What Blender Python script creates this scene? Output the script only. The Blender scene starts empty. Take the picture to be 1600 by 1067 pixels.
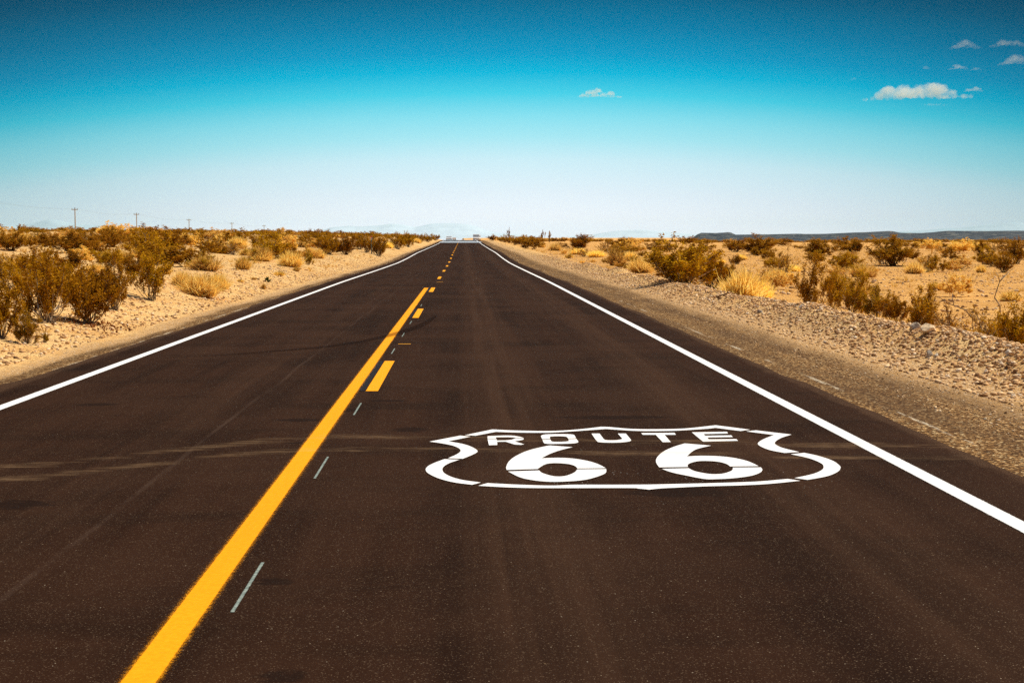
import bpy, math, random
import numpy as np
from mathutils import Vector, Matrix
from mathutils.geometry import tessellate_polygon

R = math.radians
SC = bpy.context.scene
COL = SC.collection
random.seed(66)
RNG = np.random.default_rng(66)

# ------------------------------------------------------------------ camera, sky, sun, exposure
F = 2222.0                       # focal length in pixels of a 1600 px wide frame
HCAM = 1.44
PITCH, YAW = 4.18, 1.96
cd = bpy.data.cameras.new("camera"); cam = bpy.data.objects.new("camera", cd); COL.objects.link(cam)
cd.sensor_width = 36; cd.lens = F / 1600 * 36; cd.clip_start = 0.1; cd.clip_end = 80000
cam.location = (0, 0, HCAM)
cam.rotation_euler = (R(90 - PITCH), 0, R(-YAW))
SC.camera = cam
SUN_EL, SUN_AZ = 57.0, 60.0      # azimuth clockwise from the road's direction (+Y)

W = bpy.data.worlds.new("World"); SC.world = W; W.use_nodes = True

def srgb(r, g, b, a=1.0):
    f = lambda c: c / 12.92 if c <= 0.04045 else ((c + 0.055) / 1.055) ** 2.4
    return (f(r / 255), f(g / 255), f(b / 255), a)

class NT:
    """small node-tree writer"""
    def __init__(s, tree): s.t = tree; s.n = tree.nodes; s.l = tree.links
    def set(s, sock, v):
        if isinstance(v, bpy.types.NodeSocket): s.l.new(v, sock)
        elif v is not None:
            if sock.type == 'RGBA' and hasattr(v, '__len__') and len(v) == 3: v = (*v, 1)
            sock.default_value = v
    def node(s, typ, ins=None, **kw):
        nd = s.n.new(typ)
        for k, v in kw.items(): setattr(nd, k, v)
        for k, v in (ins or {}).items(): s.set(nd.inputs[k], v)
        return nd
    def math(s, op, a, b=None, c=None, clamp=False):
        nd = s.n.new('ShaderNodeMath'); nd.operation = op; nd.use_clamp = clamp
        for i, v in enumerate((a, b, c)):
            if v is not None: s.set(nd.inputs[i], v)
        return nd.outputs[0]
    def mix(s, f, a, b, mode='MIX'):
        nd = s.n.new('ShaderNodeMix'); nd.data_type = 'RGBA'; nd.blend_type = mode
        s.set(nd.inputs[0], f); s.set(nd.inputs[6], a); s.set(nd.inputs[7], b)
        return nd.outputs[2]
    def rng(s, v, a, b, c=0.0, d=1.0, smooth=True):
        nd = s.n.new('ShaderNodeMapRange'); nd.interpolation_type = 'SMOOTHSTEP' if smooth else 'LINEAR'
        for i, x in enumerate((v, a, b, c, d)): s.set(nd.inputs[i], x)
        return nd.outputs[0]
    def noise(s, vec, scale, detail=4, rough=0.55, dist=0.0):
        nd = s.node('ShaderNodeTexNoise', {'Vector': vec, 'Scale': scale, 'Detail': detail, 'Roughness': rough, 'Distortion': dist})
        return nd.outputs['Fac']
    def scl(s, vec, x, y, z, off=(0, 0, 0)):
        nd = s.node('ShaderNodeMapping', {'Vector': vec, 'Scale': (x, y, z), 'Location': off}); return nd.outputs[0]
    def ramp(s, f, stops):
        nd = s.n.new('ShaderNodeValToRGB'); s.set(nd.inputs[0], f); e = nd.color_ramp.elements
        while len(e) < len(stops): e.new(0.5)
        for x, (p, c) in zip(e, stops): x.position = p; x.color = c if len(c) == 4 else (*c, 1)
        return nd.outputs[0]

wt = NT(W.node_tree); W.node_tree.nodes.clear()
wco = wt.node('ShaderNodeTexCoord').outputs['Generated']
wsep = wt.node('ShaderNodeSeparateXYZ', {0: wco}).outputs
lat = wt.math('ADD', wt.math('MULTIPLY', wsep[0], math.cos(R(YAW))), wt.math('MULTIPLY', wsep[1], -math.sin(R(YAW))))
tt = wt.math('ADD', wsep[2], wt.math('MULTIPLY', wt.math('MULTIPLY', lat, lat), 0.235))
SKY = [(345, (236, 247, 253)), (300, (227, 244, 253)), (250, (205, 240, 250)), (215, (168, 234, 246)), (185, (138, 227, 243)), (150, (75, 211, 235)),
       (118, (0, 186, 222)), (90, (0, 159, 202)), (50, (0, 132, 174)), (0, (0, 102, 138)), (-60, (0, 66, 94)), (-130, (2, 44, 70))]
SKY_GAIN = 0.92 * 1.25
HAZE_D = 1.15e-5
def through_haze(y, c):
    """radiance behind the haze that reads as c once the haze's own light is added"""
    el = max((371 - y) / F, .011); T_ = math.exp(-HAZE_D * min(290 / el, 27000)); c = srgb(*c)
    u = min(1.0, el / .12); A_ = [.44 * (1 - u) + .38 * u, .68 * (1 - u) + .86 * u, .64 * (1 - u) + 1.0 * u]
    return tuple(max(0.0, (c[k] - A_[k] * (1 - T_)) / T_) / 1.25 for k in range(3)) + (1,)
stops = [(0.0, through_haze(345, (234, 246, 252)))] + [((371 - y) / F / 0.25, through_haze(y, c)) for y, c in SKY]
low = wt.ramp(wt.math('DIVIDE', tt, 0.25), stops)
dim = wt.math('SUBTRACT', 1.0, wt.math('MULTIPLY', wt.math('MINIMUM', wt.math('MULTIPLY', lat, lat), .2), 2.4))
nish = wt.node('ShaderNodeTexSky', sky_type='NISHITA', sun_disc=False, sun_elevation=R(SUN_EL), sun_rotation=R(SUN_AZ)).outputs[0]
b1 = wt.node('ShaderNodeBackground', {'Color': nish, 'Strength': 0.09})
b2 = wt.node('ShaderNodeBackground', {'Color': low, 'Strength': wt.math('MULTIPLY', dim, SKY_GAIN)})
fac = wt.rng(wsep[2], 0.22, 0.5)
mx = wt.node('ShaderNodeMixShader', {0: fac, 1: b2.outputs[0], 2: b1.outputs[0]})
wo = wt.node('ShaderNodeOutputWorld', {0: mx.outputs[0]})

sl = bpy.data.lights.new("sun", 'SUN'); sl.energy = 5.0; sl.angle = R(0.5); sl.color = (1.0, 0.91, 0.74)
so = bpy.data.objects.new("sun", sl); COL.objects.link(so)
sd = Vector((math.sin(R(SUN_AZ)) * math.cos(R(SUN_EL)), math.cos(R(SUN_AZ)) * math.cos(R(SUN_EL)), math.sin(R(SUN_EL))))
so.rotation_euler = sd.to_track_quat('Z', 'Y').to_euler()
SC.view_settings.view_transform = 'Standard'; SC.view_settings.look = 'None'
SC.view_settings.exposure = 0.12; SC.view_settings.gamma = 1.0
SC.cycles.use_denoising = False
SC.cycles.max_bounces = 6; SC.cycles.diffuse_bounces = 3; SC.cycles.glossy_bounces = 2
SC.cycles.transmission_bounces = 4; SC.cycles.transparent_max_bounces = 12; SC.cycles.volume_bounces = 2

# ------------------------------------------------------------------ helpers
def vnoise(x, y, seed=0):
    x = np.asarray(x, float); y = np.asarray(y, float)
    xi = np.floor(x).astype(np.int64); yi = np.floor(y).astype(np.int64)
    fx = x - xi; fy = y - yi
    fx = fx * fx * (3 - 2 * fx); fy = fy * fy * (3 - 2 * fy)
    def h(a, b):
        n = (a * 374761393 + b * 668265263 + seed * 1442695041) & 0xFFFFFFFF
        n = ((n ^ (n >> 13)) * 1274126177) & 0xFFFFFFFF
        n = n ^ (n >> 16)
        return (n & 0xFFFFFF) / float(0xFFFFFF)
    a = h(xi, yi); b = h(xi + 1, yi); c = h(xi, yi + 1); d = h(xi + 1, yi + 1)
    return (a * (1 - fx) + b * fx) * (1 - fy) + (c * (1 - fx) + d * fx) * fy
def fbm(x, y, seed=0, o=4):
    s = 0; a = 0.5; f = 1.0
    for i in range(o):
        s = s + a * (vnoise(x * f, y * f, seed + i * 17) - 0.5); a *= 0.5; f *= 2.07
    return s * 2
def sst(x, a, b):
    t = np.clip((np.asarray(x, float) - a) / (b - a), 0, 1); return t * t * (3 - 2 * t)

def mesh_obj(name, v, f, mats=(), parent=None, smooth=False, mi=None):
    me = bpy.data.meshes.new(name)
    v = np.asarray(v, dtype=np.float32)
    if isinstance(f, np.ndarray):
        k = f.shape[1]; n = len(f)
        me.vertices.add(len(v)); me.vertices.foreach_set('co', v.ravel())
        me.loops.add(n * k); me.loops.foreach_set('vertex_index', f.astype(np.int32).ravel())
        me.polygons.add(n); me.polygons.foreach_set('loop_start', np.arange(0, n * k, k, dtype=np.int32))
        me.update(calc_edges=True)
    else:
        me.from_pydata([tuple(map(float, p)) for p in v], [], [tuple(map(int, q)) for q in f]); me.update()
    for m in (mats if isinstance(mats, (list, tuple)) else [mats]): me.materials.append(m)
    if mi is not None: me.polygons.foreach_set('material_index', np.asarray(mi, dtype=np.int32))
    if smooth: me.polygons.foreach_set('use_smooth', np.ones(len(me.polygons), dtype=bool))
    o = bpy.data.objects.new(name, me); COL.objects.link(o)
    if parent: o.parent = parent
    return o
def tag(o, label=None, cat=None, group=None, kind=None):
    if label: o['label'] = label
    if cat: o['category'] = cat
    if group: o['group'] = group
    if kind: o['kind'] = kind
    return o
def empty(name, loc=(0, 0, 0), rz=0.0):
    o = bpy.data.objects.new(name, None); COL.objects.link(o); o.location = loc; o.rotation_euler = (0, 0, rz); return o
def mat(name):
    m = bpy.data.materials.new(name); m.use_nodes = True; m.node_tree.nodes.clear(); return m, NT(m.node_tree)
def principled(nt, base, rough=0.8, spec=0.3, normal=None, alpha=None, **kw):
    ins = {'Base Color': base, 'Roughness': rough, 'Specular IOR Level': spec}
    ins.update(kw)
    if normal is not None: ins['Normal'] = normal
    if alpha is not None: ins['Alpha'] = alpha
    return nt.node('ShaderNodeBsdfPrincipled', ins).outputs[0]
def out(nt, surf=None, vol=None):
    o = nt.node('ShaderNodeOutputMaterial')
    if surf: nt.l.new(surf, o.inputs['Surface'])
    if vol: nt.l.new(vol, o.inputs['Volume'])
def bump(nt, h, strength, dist):
    return nt.node('ShaderNodeBump', {'Height': h, 'Strength': strength, 'Distance': dist}).outputs[0]

class MB:
    """collects boxes and tubes into one mesh"""
    def __init__(s): s.v = []; s.f = []
    def box(s, c, d, rot=None):
        n = len(s.v); m = rot or Matrix.Identity(3)
        for z in (-.5, .5):
            for y in (-.5, .5):
                for x in (-.5, .5):
                    s.v.append(Vector(c) + m @ Vector((x * d[0], y * d[1], z * d[2])))
        for q in ((0, 2, 3, 1), (4, 5, 7, 6), (0, 1, 5, 4), (2, 6, 7, 3), (0, 4, 6, 2), (1, 3, 7, 5)): s.f.append([n + i for i in q])
    def prism(s, poly, x0, x1):      # poly of (y, z) extruded along x
        n = len(s.v); k = len(poly)
        for x in (x0, x1):
            for (y, z) in poly: s.v.append(Vector((x, y, z)))
        s.f.append([n + i for i in range(k)]); s.f.append([n + k + i for i in range(k)][::-1])
        for i in range(k): s.f.append([n + i, n + k + i, n + k + (i + 1) % k, n + (i + 1) % k])
    def tube(s, pts, rads, k=6, cap=True):
        pts = [Vector(p) for p in pts]; n0 = len(s.v)
        for i, p in enumerate(pts):
            t = (pts[min(i + 1, len(pts) - 1)] - pts[max(i - 1, 0)]).normalized()
            a = t.orthogonal().normalized(); b = t.cross(a)
            if i and True:
                a = (pa - t * pa.dot(t)).normalized(); b = t.cross(a)
            pa = a
            for j in range(k):
                th = 2 * math.pi * j / k; s.v.append(p + (a * math.cos(th) + b * math.sin(th)) * rads[i])
        for i in range(len(pts) - 1):
            for j in range(k):
                s.f.append([n0 + i * k + j, n0 + i * k + (j + 1) % k, n0 + (i + 1) * k + (j + 1) % k, n0 + (i + 1) * k + j])
        if cap:
            s.f.append([n0 + j for j in range(k)][::-1]); s.f.append([n0 + (len(pts) - 1) * k + j for j in range(k)])
    def build(s, name, m, parent=None, smooth=False): return mesh_obj(name, [tuple(p) for p in s.v], s.f, m, parent, smooth)

# ------------------------------------------------------------------ lie of the land
PY = np.array([-200, 30, 46, 60, 72, 86, 100, 121, 150, 185, 220, 250, 285, 317, 340, 400, 500, 700, 1000, 3000, 40000])
PZ = np.array([0, 0, .0, -.04, -.07, -.09, -.03, .12, .2, .31, .44, .60, .74, .83, .84, .68, .2, -1.6, -4, -8, -8.5])
_fy = np.concatenate([np.arange(-200, 720, 2.0), np.array([1000, 3000, 40000])])
_fz = np.interp(_fy, PY, PZ)
for _ in range(3): _fz[1:-4] = (_fz[:-5] + 2 * _fz[1:-4] + _fz[2:-3]) / 4
def zroad(y): return np.interp(y, _fy, _fz)
XR, XL = 3.38, -4.44             # asphalt edges
def T(x, y, berm=True):
    x = np.asarray(x, float); y = np.asarray(y, float)
    zr = zroad(y)
    # right side
    d = x - XR
    fade = np.exp(-np.maximum(d - 6, 0) / 60)
    n1 = fbm(x / 7, y / 7, 3); n2 = fbm(x / 55, y / 55, 9, 3); n3 = fbm(x / 1.1, y / 1.1, 5, 3)
    zR = zr * fade - 0.03 - 0.03 * sst(d, 0, 2) - 0.16 * sst(x, 6.4, 8.5) + 0.10 * n1 * sst(x, 7, 12) + 0.45 * n2 * sst(x, 14, 60)
    bw = 6.05 + 0.35 * fbm(y / 6, y * 0, 21, 2)
    bh = 0.26 * (0.85 + 1.1 * fbm(y / 3.5, y * 0 + 3, 31, 3)) * (1 - 0.55 * sst(y, 60, 140))
    bermz = np.exp(-(((x - bw) / np.where(x < bw, 0.5, 0.55)) ** 2)) * bh
    rough = 0.03 * n3 * sst(x, 4.9, 5.6)
    if berm: zR = zR + bermz
    zR = zR + rough
    # left side
    e = XL - 0.75 - x
    nl = fbm(x / 6, y / 6, 43); nl2 = fbm(x / 2.2, y / 2.2, 47, 3)
    zL = zr - 0.04 - 0.03 * sst(XL - x, 0, .8) + (0.30 + 0.16 * fbm(y / 9, y * 0, 51, 2)) * sst(e, 0, 2.2) + 2.05 * (1 - np.exp(-np.maximum(e - 1, 0) / 26)) * np.clip(1.15 - 0.0016 * y, .3, 1.05) \
         + (0.26 * nl + 0.09 * nl2) * sst(e, .6, 4) + 0.02 * n3 * sst(e, 0, 1)
    zL = zL - 0.010 * np.maximum(y - 330, 0) * sst(e, 0, 30)
    z = np.where(x >= 0, zR, zL)
    inside = (x > XL + .02) & (x < XR - .02)
    z = np.where(inside, zr - 0.06, z)
    far = np.maximum(y - 430, 0); z = z - 0.006 * np.minimum(far, 900) * sst(np.abs(x), 4, 40)
    return z

Cm = cam.rotation_euler.to_matrix()
CP = Vector((0, 0, HCAM))
def ray(px, py):
    return (Cm @ Vector(((px - 800) / F, -(py - 533.5) / F, -1))).normalized()
def on_z(px, py, z=0.0):
    d = ray(px, py); t = (z - HCAM) / d.z; return CP + d * t
def at_dist(px, py, Y):
    d = ray(px, py); return CP + d * (Y / d.y)
_ts = np.concatenate([np.arange(4, 60, .05), np.arange(60, 900, .4)])
def hit(px, py, berm=True):
    d = ray(px, py)
    xs = d.x * _ts; ys = d.y * _ts; zs = HCAM + d.z * _ts
    g = T(xs, ys, berm); k = np.argmax(zs < g)
    if not (zs < g).any(): k = np.argmin(zs - g)
    return Vector((xs[k], ys[k], g[k])), _ts[k]

# ------------------------------------------------------------------ materials
def ground_material():
    m, n = mat("desert_sand")
    P = n.node('ShaderNodeNewGeometry').outputs['Position']; s = n.node('ShaderNodeSeparateXYZ', {0: P}).outputs
    X, Y = s[0], s[1]
    big = n.noise(P, 0.12, 5); mid = n.noise(P, 1.3, 6, .6); fine = n.noise(P, 22, 5, .7); grit = n.noise(P, 110, 3, .7)
    st = n.noise(n.scl(P, 1, .12, 1), 2.2, 4, .6)
    sandL = n.mix(n.rng(mid, .35, .65), (.84, .47, .155, 1), (.98, .65, .275, 1))
    sandR = n.mix(n.rng(mid, .35, .65), (.72, .345, .075, 1), (.93, .50, .135, 1))
    sand = n.mix(n.rng(X, 5.6, 9.0), sandL, sandR)
    sand = n.mix(n.rng(n.noise(P, 5.5, 6, .72), .52, .70, 0, .55), sand, (.34, .17, .055, 1))
    sand = n.mix(n.rng(big, .45, .68, 0, .5), sand, (.70, .37, .11, 1))
    # pebbly speckle
    v1 = n.node('ShaderNodeTexVoronoi', {'Vector': P, 'Scale': 26.0, 'Randomness': 1.0})
    vs = n.node('ShaderNodeSeparateColor', {0: v1.outputs['Color']}).outputs
    pebm = n.math('MULTIPLY', n.rng(v1.outputs['Distance'], .42, .30), n.rng(vs[0], .62, .70))
    pebc = n.ramp(vs[1], [(0, (.10, .055, .025)), (.45, (.34, .20, .10)), (.75, (.62, .45, .28)), (1, (.85, .74, .6))])
    sand = n.mix(n.math('MULTIPLY', pebm, .8), sand, pebc)
    v2 = n.node('ShaderNodeTexVoronoi', {'Vector': P, 'Scale': 5.5, 'Randomness': 1.0})
    vs2 = n.node('ShaderNodeSeparateColor', {0: v2.outputs['Color']}).outputs
    peb2 = n.math('MULTIPLY', n.rng(v2.outputs['Distance'], .26, .2), n.rng(vs2[0], .72, .8))
    sand = n.mix(n.math('MULTIPLY', peb2, n.rng(X, 8, 12, 0, .75)), sand, (.15, .08, .035, 1))
    sand = n.mix(n.rng(fine, .3, .7, .35, 0), sand, (.36, .2, .09, 1))
    # shoulder: old asphalt and gravel
    gv = n.node('ShaderNodeTexVoronoi', {'Vector': P, 'Scale': 55.0, 'Randomness': 1.0})
    gs = n.node('ShaderNodeSeparateColor', {0: gv.outputs['Color']}).outputs
    grav = n.ramp(gs[0], [(0, (.036, .014, .004)), (.4, (.12, .055, .016)), (.72, (.27, .135, .043)), (.9, (.56, .32, .12)), (1, (.84, .62, .33))])
    grav = n.mix(n.rng(st, .35, .65, 0, .55), grav, (.075, .037, .016, 1))
    shl = n.mix(n.rng(grit, .3, .7), (.50, .28, .10, 1), (.76, .46, .195, 1))
    shl = n.mix(n.rng(gs[1], .7, .9, 0, .65), shl, (.17, .095, .048, 1))
    shl = n.mix(n.rng(gs[2], .88, .93, 0, .8), shl, (.85, .72, .55, 1))
    wob = n.math('ADD', n.math('MULTIPLY', n.math('SUBTRACT', n.noise(n.scl(P, 1, .25, 1), 1.1, 5, .6), .5), .9), n.math('MULTIPLY', n.math('SUBTRACT', fine, .5), .5))
    dR = n.math('ADD', n.math('SUBTRACT', X, XR), wob)
    dL = n.math('ADD', n.math('SUBTRACT', XL, X), wob)
    onR = n.math('GREATER_THAN', X, 0.0)
    D = n.math('ADD', n.math('MULTIPLY', dR, onR), n.math('MULTIPLY', dL, n.math('SUBTRACT', 1.0, onR)))
    w1 = n.math('ADD', n.math('MULTIPLY', onR, .76), .44)       # gravel band wider on the right
    g1 = n.rng(D, n.math('MULTIPLY', w1, .75), n.math('MULTIPLY', w1, 1.45))
    c = n.mix(g1, grav, shl)
    c = n.mix(n.rng(D, n.math('MULTIPLY', w1, 1.5), n.math('MULTIPLY', w1, 2.2)), c, sand)
    # worn old edge line on the shoulder
    for xc in (3.655, -4.60):
        ln = n.rng(n.math('ABSOLUTE', n.math('SUBTRACT', X, xc)), .035, .02)
        wear = n.math('MULTIPLY', n.rng(n.noise(n.scl(P, 3, .35, 1), 1.9, 4, .7), .53, .60), n.rng(n.noise(P, 26, 3, .7), .42, .52))
        c = n.mix(n.math('MULTIPLY', n.math('MULTIPLY', ln, wear), n.math('GREATER_THAN', Y, 6)), c, (.60, .50, .36, 1))
    h = n.math('ADD', n.math('MULTIPLY', fine, .5), n.math('MULTIPLY', gs[0], .35)); h = n.math('ADD', h, n.math('MULTIPLY', pebm, .4))
    out(n, principled(n, c, .95, .12, bump(n, h, 1.0, .06)))
    return m
M_GROUND = ground_material()

def dust_mask(n, P):
    """tracked sand lying across the road, with a ragged streaky outline"""
    s = n.node('ShaderNodeSeparateXYZ', {0: P}).outputs
    st = n.noise(n.scl(P, .8, 6.5, 1), 1.5, 7, .68, .5)
    st2 = n.noise(n.scl(P, 1.6, 5, 1), .55, 3, .6)
    yc = n.math('SUBTRACT', n.rng(s[0], -3.2, -.8, 8.9, 10.30), n.rng(s[0], -.8, 3.6, 0, .72, False))
    wob = n.math('MULTIPLY', n.math('SUBTRACT', n.noise(n.scl(P, 1, .2, 1), 1.3, 4), .5), .5)
    dy = n.math('ADD', n.math('SUBTRACT', s[1], yc), wob)
    b1 = n.rng(n.math('ABSOLUTE', dy), .36, .02)
    b2 = n.rng(n.math('ABSOLUTE', n.math('ADD', dy, .56)), .30, .02)
    b = n.math('MAXIMUM', b1, b2)
    v = n.math('ADD', n.math('MULTIPLY', b, .30), n.math('ADD', n.math('MULTIPLY', st, .75), n.math('MULTIPLY', st2, .45)))
    return n.math('MULTIPLY', n.math('MULTIPLY', n.rng(v, .82, 1.04), n.rng(b, 0, .12)), n.rng(n.noise(n.scl(P, 1, 2.2, 1), 9, 5, .7), .36, .60, .35, 1))

def road_material():
    m, n = mat("asphalt")
    P = n.node('ShaderNodeNewGeometry').outputs['Position']; s = n.node('ShaderNodeSeparateXYZ', {0: P}).outputs
    X, Y = s[0], s[1]
    lon = n.noise(n.scl(P, 1.6, .045, 1), 1.0, 6, .6); lon2 = n.noise(n.scl(P, 7, .12, 1), 1.0, 5, .6)
    tr = n.noise(n.scl(P, .35, 1.6, 1), .8, 5, .65, .3)
    cl = n.noise(P, .45, 5, .6); grit = n.noise(P, 260, 2, .8); grit2 = n.noise(P, 120, 3, .8)
    c = n.mix(n.rng(lon, .38, .62), (.0145, .0056, .0029, 1), (.030, .0120, .0060, 1))
    c = n.mix(n.rng(lon2, .4, .75, 0, .45), c, (.042, .0185, .0100, 1))
    c = n.mix(n.rng(tr, .45, .68, 0, .7), c, (.015, .0065, .0035, 1))
    c = n.mix(n.rng(cl, .42, .62, 0, .6), c, (.038, .0165, .0088, 1))
    # paler strips where wheels polish it
    for xc, w, a in ((0.35, .50, .50), (1.95, .50, .42), (-2.2, .35, .2), (-3.3, .3, .12)):
        tm = n.math('MULTIPLY', n.rng(n.math('ABSOLUTE', n.math('SUBTRACT', X, xc)), w, .05), n.rng(lon2, .3, .7, .3, 1))
        c = n.mix(n.math('MULTIPLY', tm, a), c, (.066, .032, .0175, 1))
    # paving seam
    wv = n.math('MULTIPLY', n.math('SUBTRACT', n.noise(n.scl(P, 0, .15, 0), 1, 2), .5), .22)
    sm = n.rng(n.math('ABSOLUTE', n.math('ADD', n.math('ADD', X, 1.84), wv)), .028, .006)
    c = n.mix(n.math('MULTIPLY', sm, n.rng(n.noise(n.scl(P, 1, .6, 1), 2, 5, .7), .34, .66, .03, .16)), c, (.16, .105, .078, 1))
    # stone chips and grit
    c = n.mix(n.rng(grit2, .54, .70, 0, .6), c, (.066, .036, .019, 1))
    c = n.mix(n.rng(grit, .34, .50, .7, 0), c, (.008, .0035, .002, 1))
    vt = n.node('ShaderNodeTexVoronoi', {'Vector': P, 'Scale': 230.0, 'Randomness': 1.0}); vtc = n.node('ShaderNodeSeparateColor', {0: vt.outputs['Color']}).outputs
    c = n.mix(n.rng(vtc[0], .91, .99, 0, .5), c, n.mix(vtc[1], (.10, .056, .030, 1), (.24, .17, .11, 1)))
    vo = n.node('ShaderNodeTexVoronoi', {'Vector': P, 'Scale': 62.0, 'Randomness': 1.0})
    vc = n.node('ShaderNodeSeparateColor', {0: vo.outputs['Color']}).outputs
    chip = n.math('MULTIPLY', n.rng(vo.outputs['Distance'], .20, .12), n.rng(vc[0], .965, .975))
    c = n.mix(chip, c, n.mix(vc[1], (.22, .13, .06, 1), (.40, .34, .26, 1)))
    # white overspray flecks scattered near the painted shield
    vo2 = n.node('ShaderNodeTexVoronoi', {'Vector': P, 'Scale': 60.0, 'Randomness': 1.0})
    vc2 = n.node('ShaderNodeSeparateColor', {0: vo2.outputs['Color']}).outputs
    near = n.math('MULTIPLY', n.rng(n.math('ABSOLUTE', n.math('SUBTRACT', Y, 8.7)), 1.6, .3), n.rng(n.math('ABSOLUTE', n.math('SUBTRACT', X, 1.1)), 1.6, .4))
    fl = n.math('MULTIPLY', n.math('MULTIPLY', n.rng(vo2.outputs['Distance'], .28, .18), n.rng(vc2[0], .86, .9)), n.math('MULTIPLY', near, n.rng(n.noise(P, 3.2, 3), .55, .68)))
    c = n.mix(fl, c, (.6, .6, .55, 1))
    # oil and water stains: dark ellipses with ragged rims
    rag = n.noise(n.scl(P, 5, 12, 1), 1.6, 6, .75)
    dark = None
    for (px, py, rx, ry) in STAINS:
        q = on_z(px, py)
        dx = n.math('DIVIDE', n.math('SUBTRACT', X, q.x), rx); dy = n.math('DIVIDE', n.math('SUBTRACT', Y, q.y), ry)
        e = n.math('ADD', n.math('ADD', n.math('MULTIPLY', dx, dx), n.math('MULTIPLY', dy, dy)), n.math('MULTIPLY', n.math('SUBTRACT', rag, .5), 6.0))
        k = n.rng(e, 1.5, .3); dark = k if dark is None else n.math('MAXIMUM', dark, k)
    c = n.mix(n.math('MULTIPLY', dark, .72), c, (.012, .006, .004, 1))
    dm = dust_mask(n, P)
    c = n.mix(n.math('MULTIPLY', dm, .62), c, n.mix(grit2, (.13, .075, .038, 1), (.20, .125, .068, 1)))
    # sand blown over the edges
    eR = n.rng(n.math('SUBTRACT', n.math('SUBTRACT', XR, X), n.math('MULTIPLY', n.noise(n.scl(P, 3, .8, 1), 2, 5, .7), .3)), .0, -.10)
    eL = n.rng(n.math('SUBTRACT', n.math('SUBTRACT', X, XL), n.math('MULTIPLY', n.noise(n.scl(P, 3, .8, 1), 2, 5, .7), .3)), .0, -.10)
    c = n.mix(n.math('MULTIPLY', n.math('MULTIPLY', n.math('MAXIMUM', eR, eL), n.rng(grit2, .45, .6)), .35), c, (.24, .14, .08, 1))
    h = n.math('ADD', n.math('MULTIPLY', grit2, .6), n.math('MULTIPLY', grit, .4))
    out(n, principled(n, c, .92, .03, bump(n, h, .7, .008)))
    return m
STAINS = [(1060, 769, .30, .16), (428, 908, .085, .07), (548, 641, .10, .12), (605, 626, .17, .08), (640, 671, .13, .14), (470, 656, .22, .1),
          (475, 692, .13, .05), (22, 788, .22, .14), (150, 632, .2, .12), (440, 1056, .08, .07), (60, 577, .5, .3), (960, 652, .45, .12)]
M_ROAD = road_material()

def paint_material(name, c1, c2, half, spray, dust=True, dens=1.0):
    """line paint: solid core, sprayed fringe that breaks up into specks. object X runs across the line"""
    m, n = mat(name)
    P = n.node('ShaderNodeNewGeometry').outputs['Position']
    O = n.node('ShaderNodeTexCoord').outputs['Object']; s = n.node('ShaderNodeSeparateXYZ', {0: O}).outputs
    ax = n.math('ABSOLUTE', s[0])
    g = n.noise(P, 420, 2, .85); g2 = n.noise(P, 40, 4, .7); lon = n.noise(n.scl(P, 10, .5, 1), 1, 4)
    c = n.mix(n.rng(g2, .35, .7), c1, c2)
    c = n.mix(n.rng(lon, .35, .7, 0, .3), c, tuple(x * .86 for x in c1[:3]) + (1,))
    if dust:
        c = n.mix(n.math('MULTIPLY', dust_mask(n, P), .35), c, (.62, .36, .17, 1))
    if half:
        core = n.rng(n.math('ADD', ax, n.math('MULTIPLY', n.math('SUBTRACT', g, .5), .006)), half + .001, half - .003)
        fr = n.rng(ax, half, half + spray, .34, -.10, False)
        speck = n.rng(n.math('ADD', g, n.math('MULTIPLY', n.math('SUBTRACT', g2, .5), .35)), n.math('SUBTRACT', .80, fr), n.math('SUBTRACT', .92, fr))
        a = n.math('MAXIMUM', core, n.math('MULTIPLY', speck, n.math('GREATER_THAN', fr, -.095)))
        a = n.math('MULTIPLY', n.math('MULTIPLY', a, dens), n.rng(n.math('ADD', n.noise(P, 170, 2, .8), n.math('MULTIPLY', lon, .25)), .38, .43, .35, 1))
    else:
        a = n.rng(n.math('ADD', n.noise(P, 170, 2, .8), n.math('MULTIPLY', g2, .25)), .37, .42, .45, 1)
    out(n, principled(n, c, .75, .10, bump(n, g2, .3, .002), a))
    return m
M_YELLOW = paint_material("yellow_paint", (.84, .30, .0, 1), (.92, .36, .003, 1), .057, .055)
M_DASH = paint_material("yellow_dash_paint", (.84, .32, .0, 1), (.92, .38, .008, 1), .057, .012)
M_WHITE = paint_material("white_paint", (.80, .78, .76, 1), (.87, .86, .85, 1), .054, .022)
M_SHIELD = paint_material("shield_white_paint", (.80, .78, .77, 1), (.86, .84, .84, 1), 0, 0)
M_BLACK = paint_material("black_paint", (.010, .007, .009, 1), (.018, .013, .014, 1), 0, 0, False)
M_CHALK = paint_material("guide_chalk", (.16, .21, .19, 1), (.42, .48, .43, 1), .007, .006, False, .8)
M_ORANGE = paint_material("orange_mark", (.8, .33, .02, 1), (.8, .4, .04, 1), 0, 0, False)
def skid_material():
    m, n = mat("tyre_rubber_trace")
    P = n.node('ShaderNodeNewGeometry').outputs['Position']
    U = n.node('ShaderNodeUVMap').outputs[0]; s = n.node('ShaderNodeSeparateXYZ', {0: U}).outputs
    edge = n.rng(n.math('ABSOLUTE', n.math('SUBTRACT', s[1], .5)), .5, .33)
    st = n.noise(n.scl(U, 1.5, 22, 1), 1.0, 3); g = n.noise(P, 60, 4, .7)
    a = n.math('MULTIPLY', n.math('MULTIPLY', edge, n.rng(st, .2, .6, .45, .9)), n.math('MULTIPLY', n.rng(g, .2, .5, .5, 1), n.rng(s[0], 0, .25, .25, 1)))
    out(n, principled(n, (.012, .005, .003, 1), .95, .03, None, n.math('MULTIPLY', a, .46)))
    return m
M_SKID = skid_material()

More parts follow.
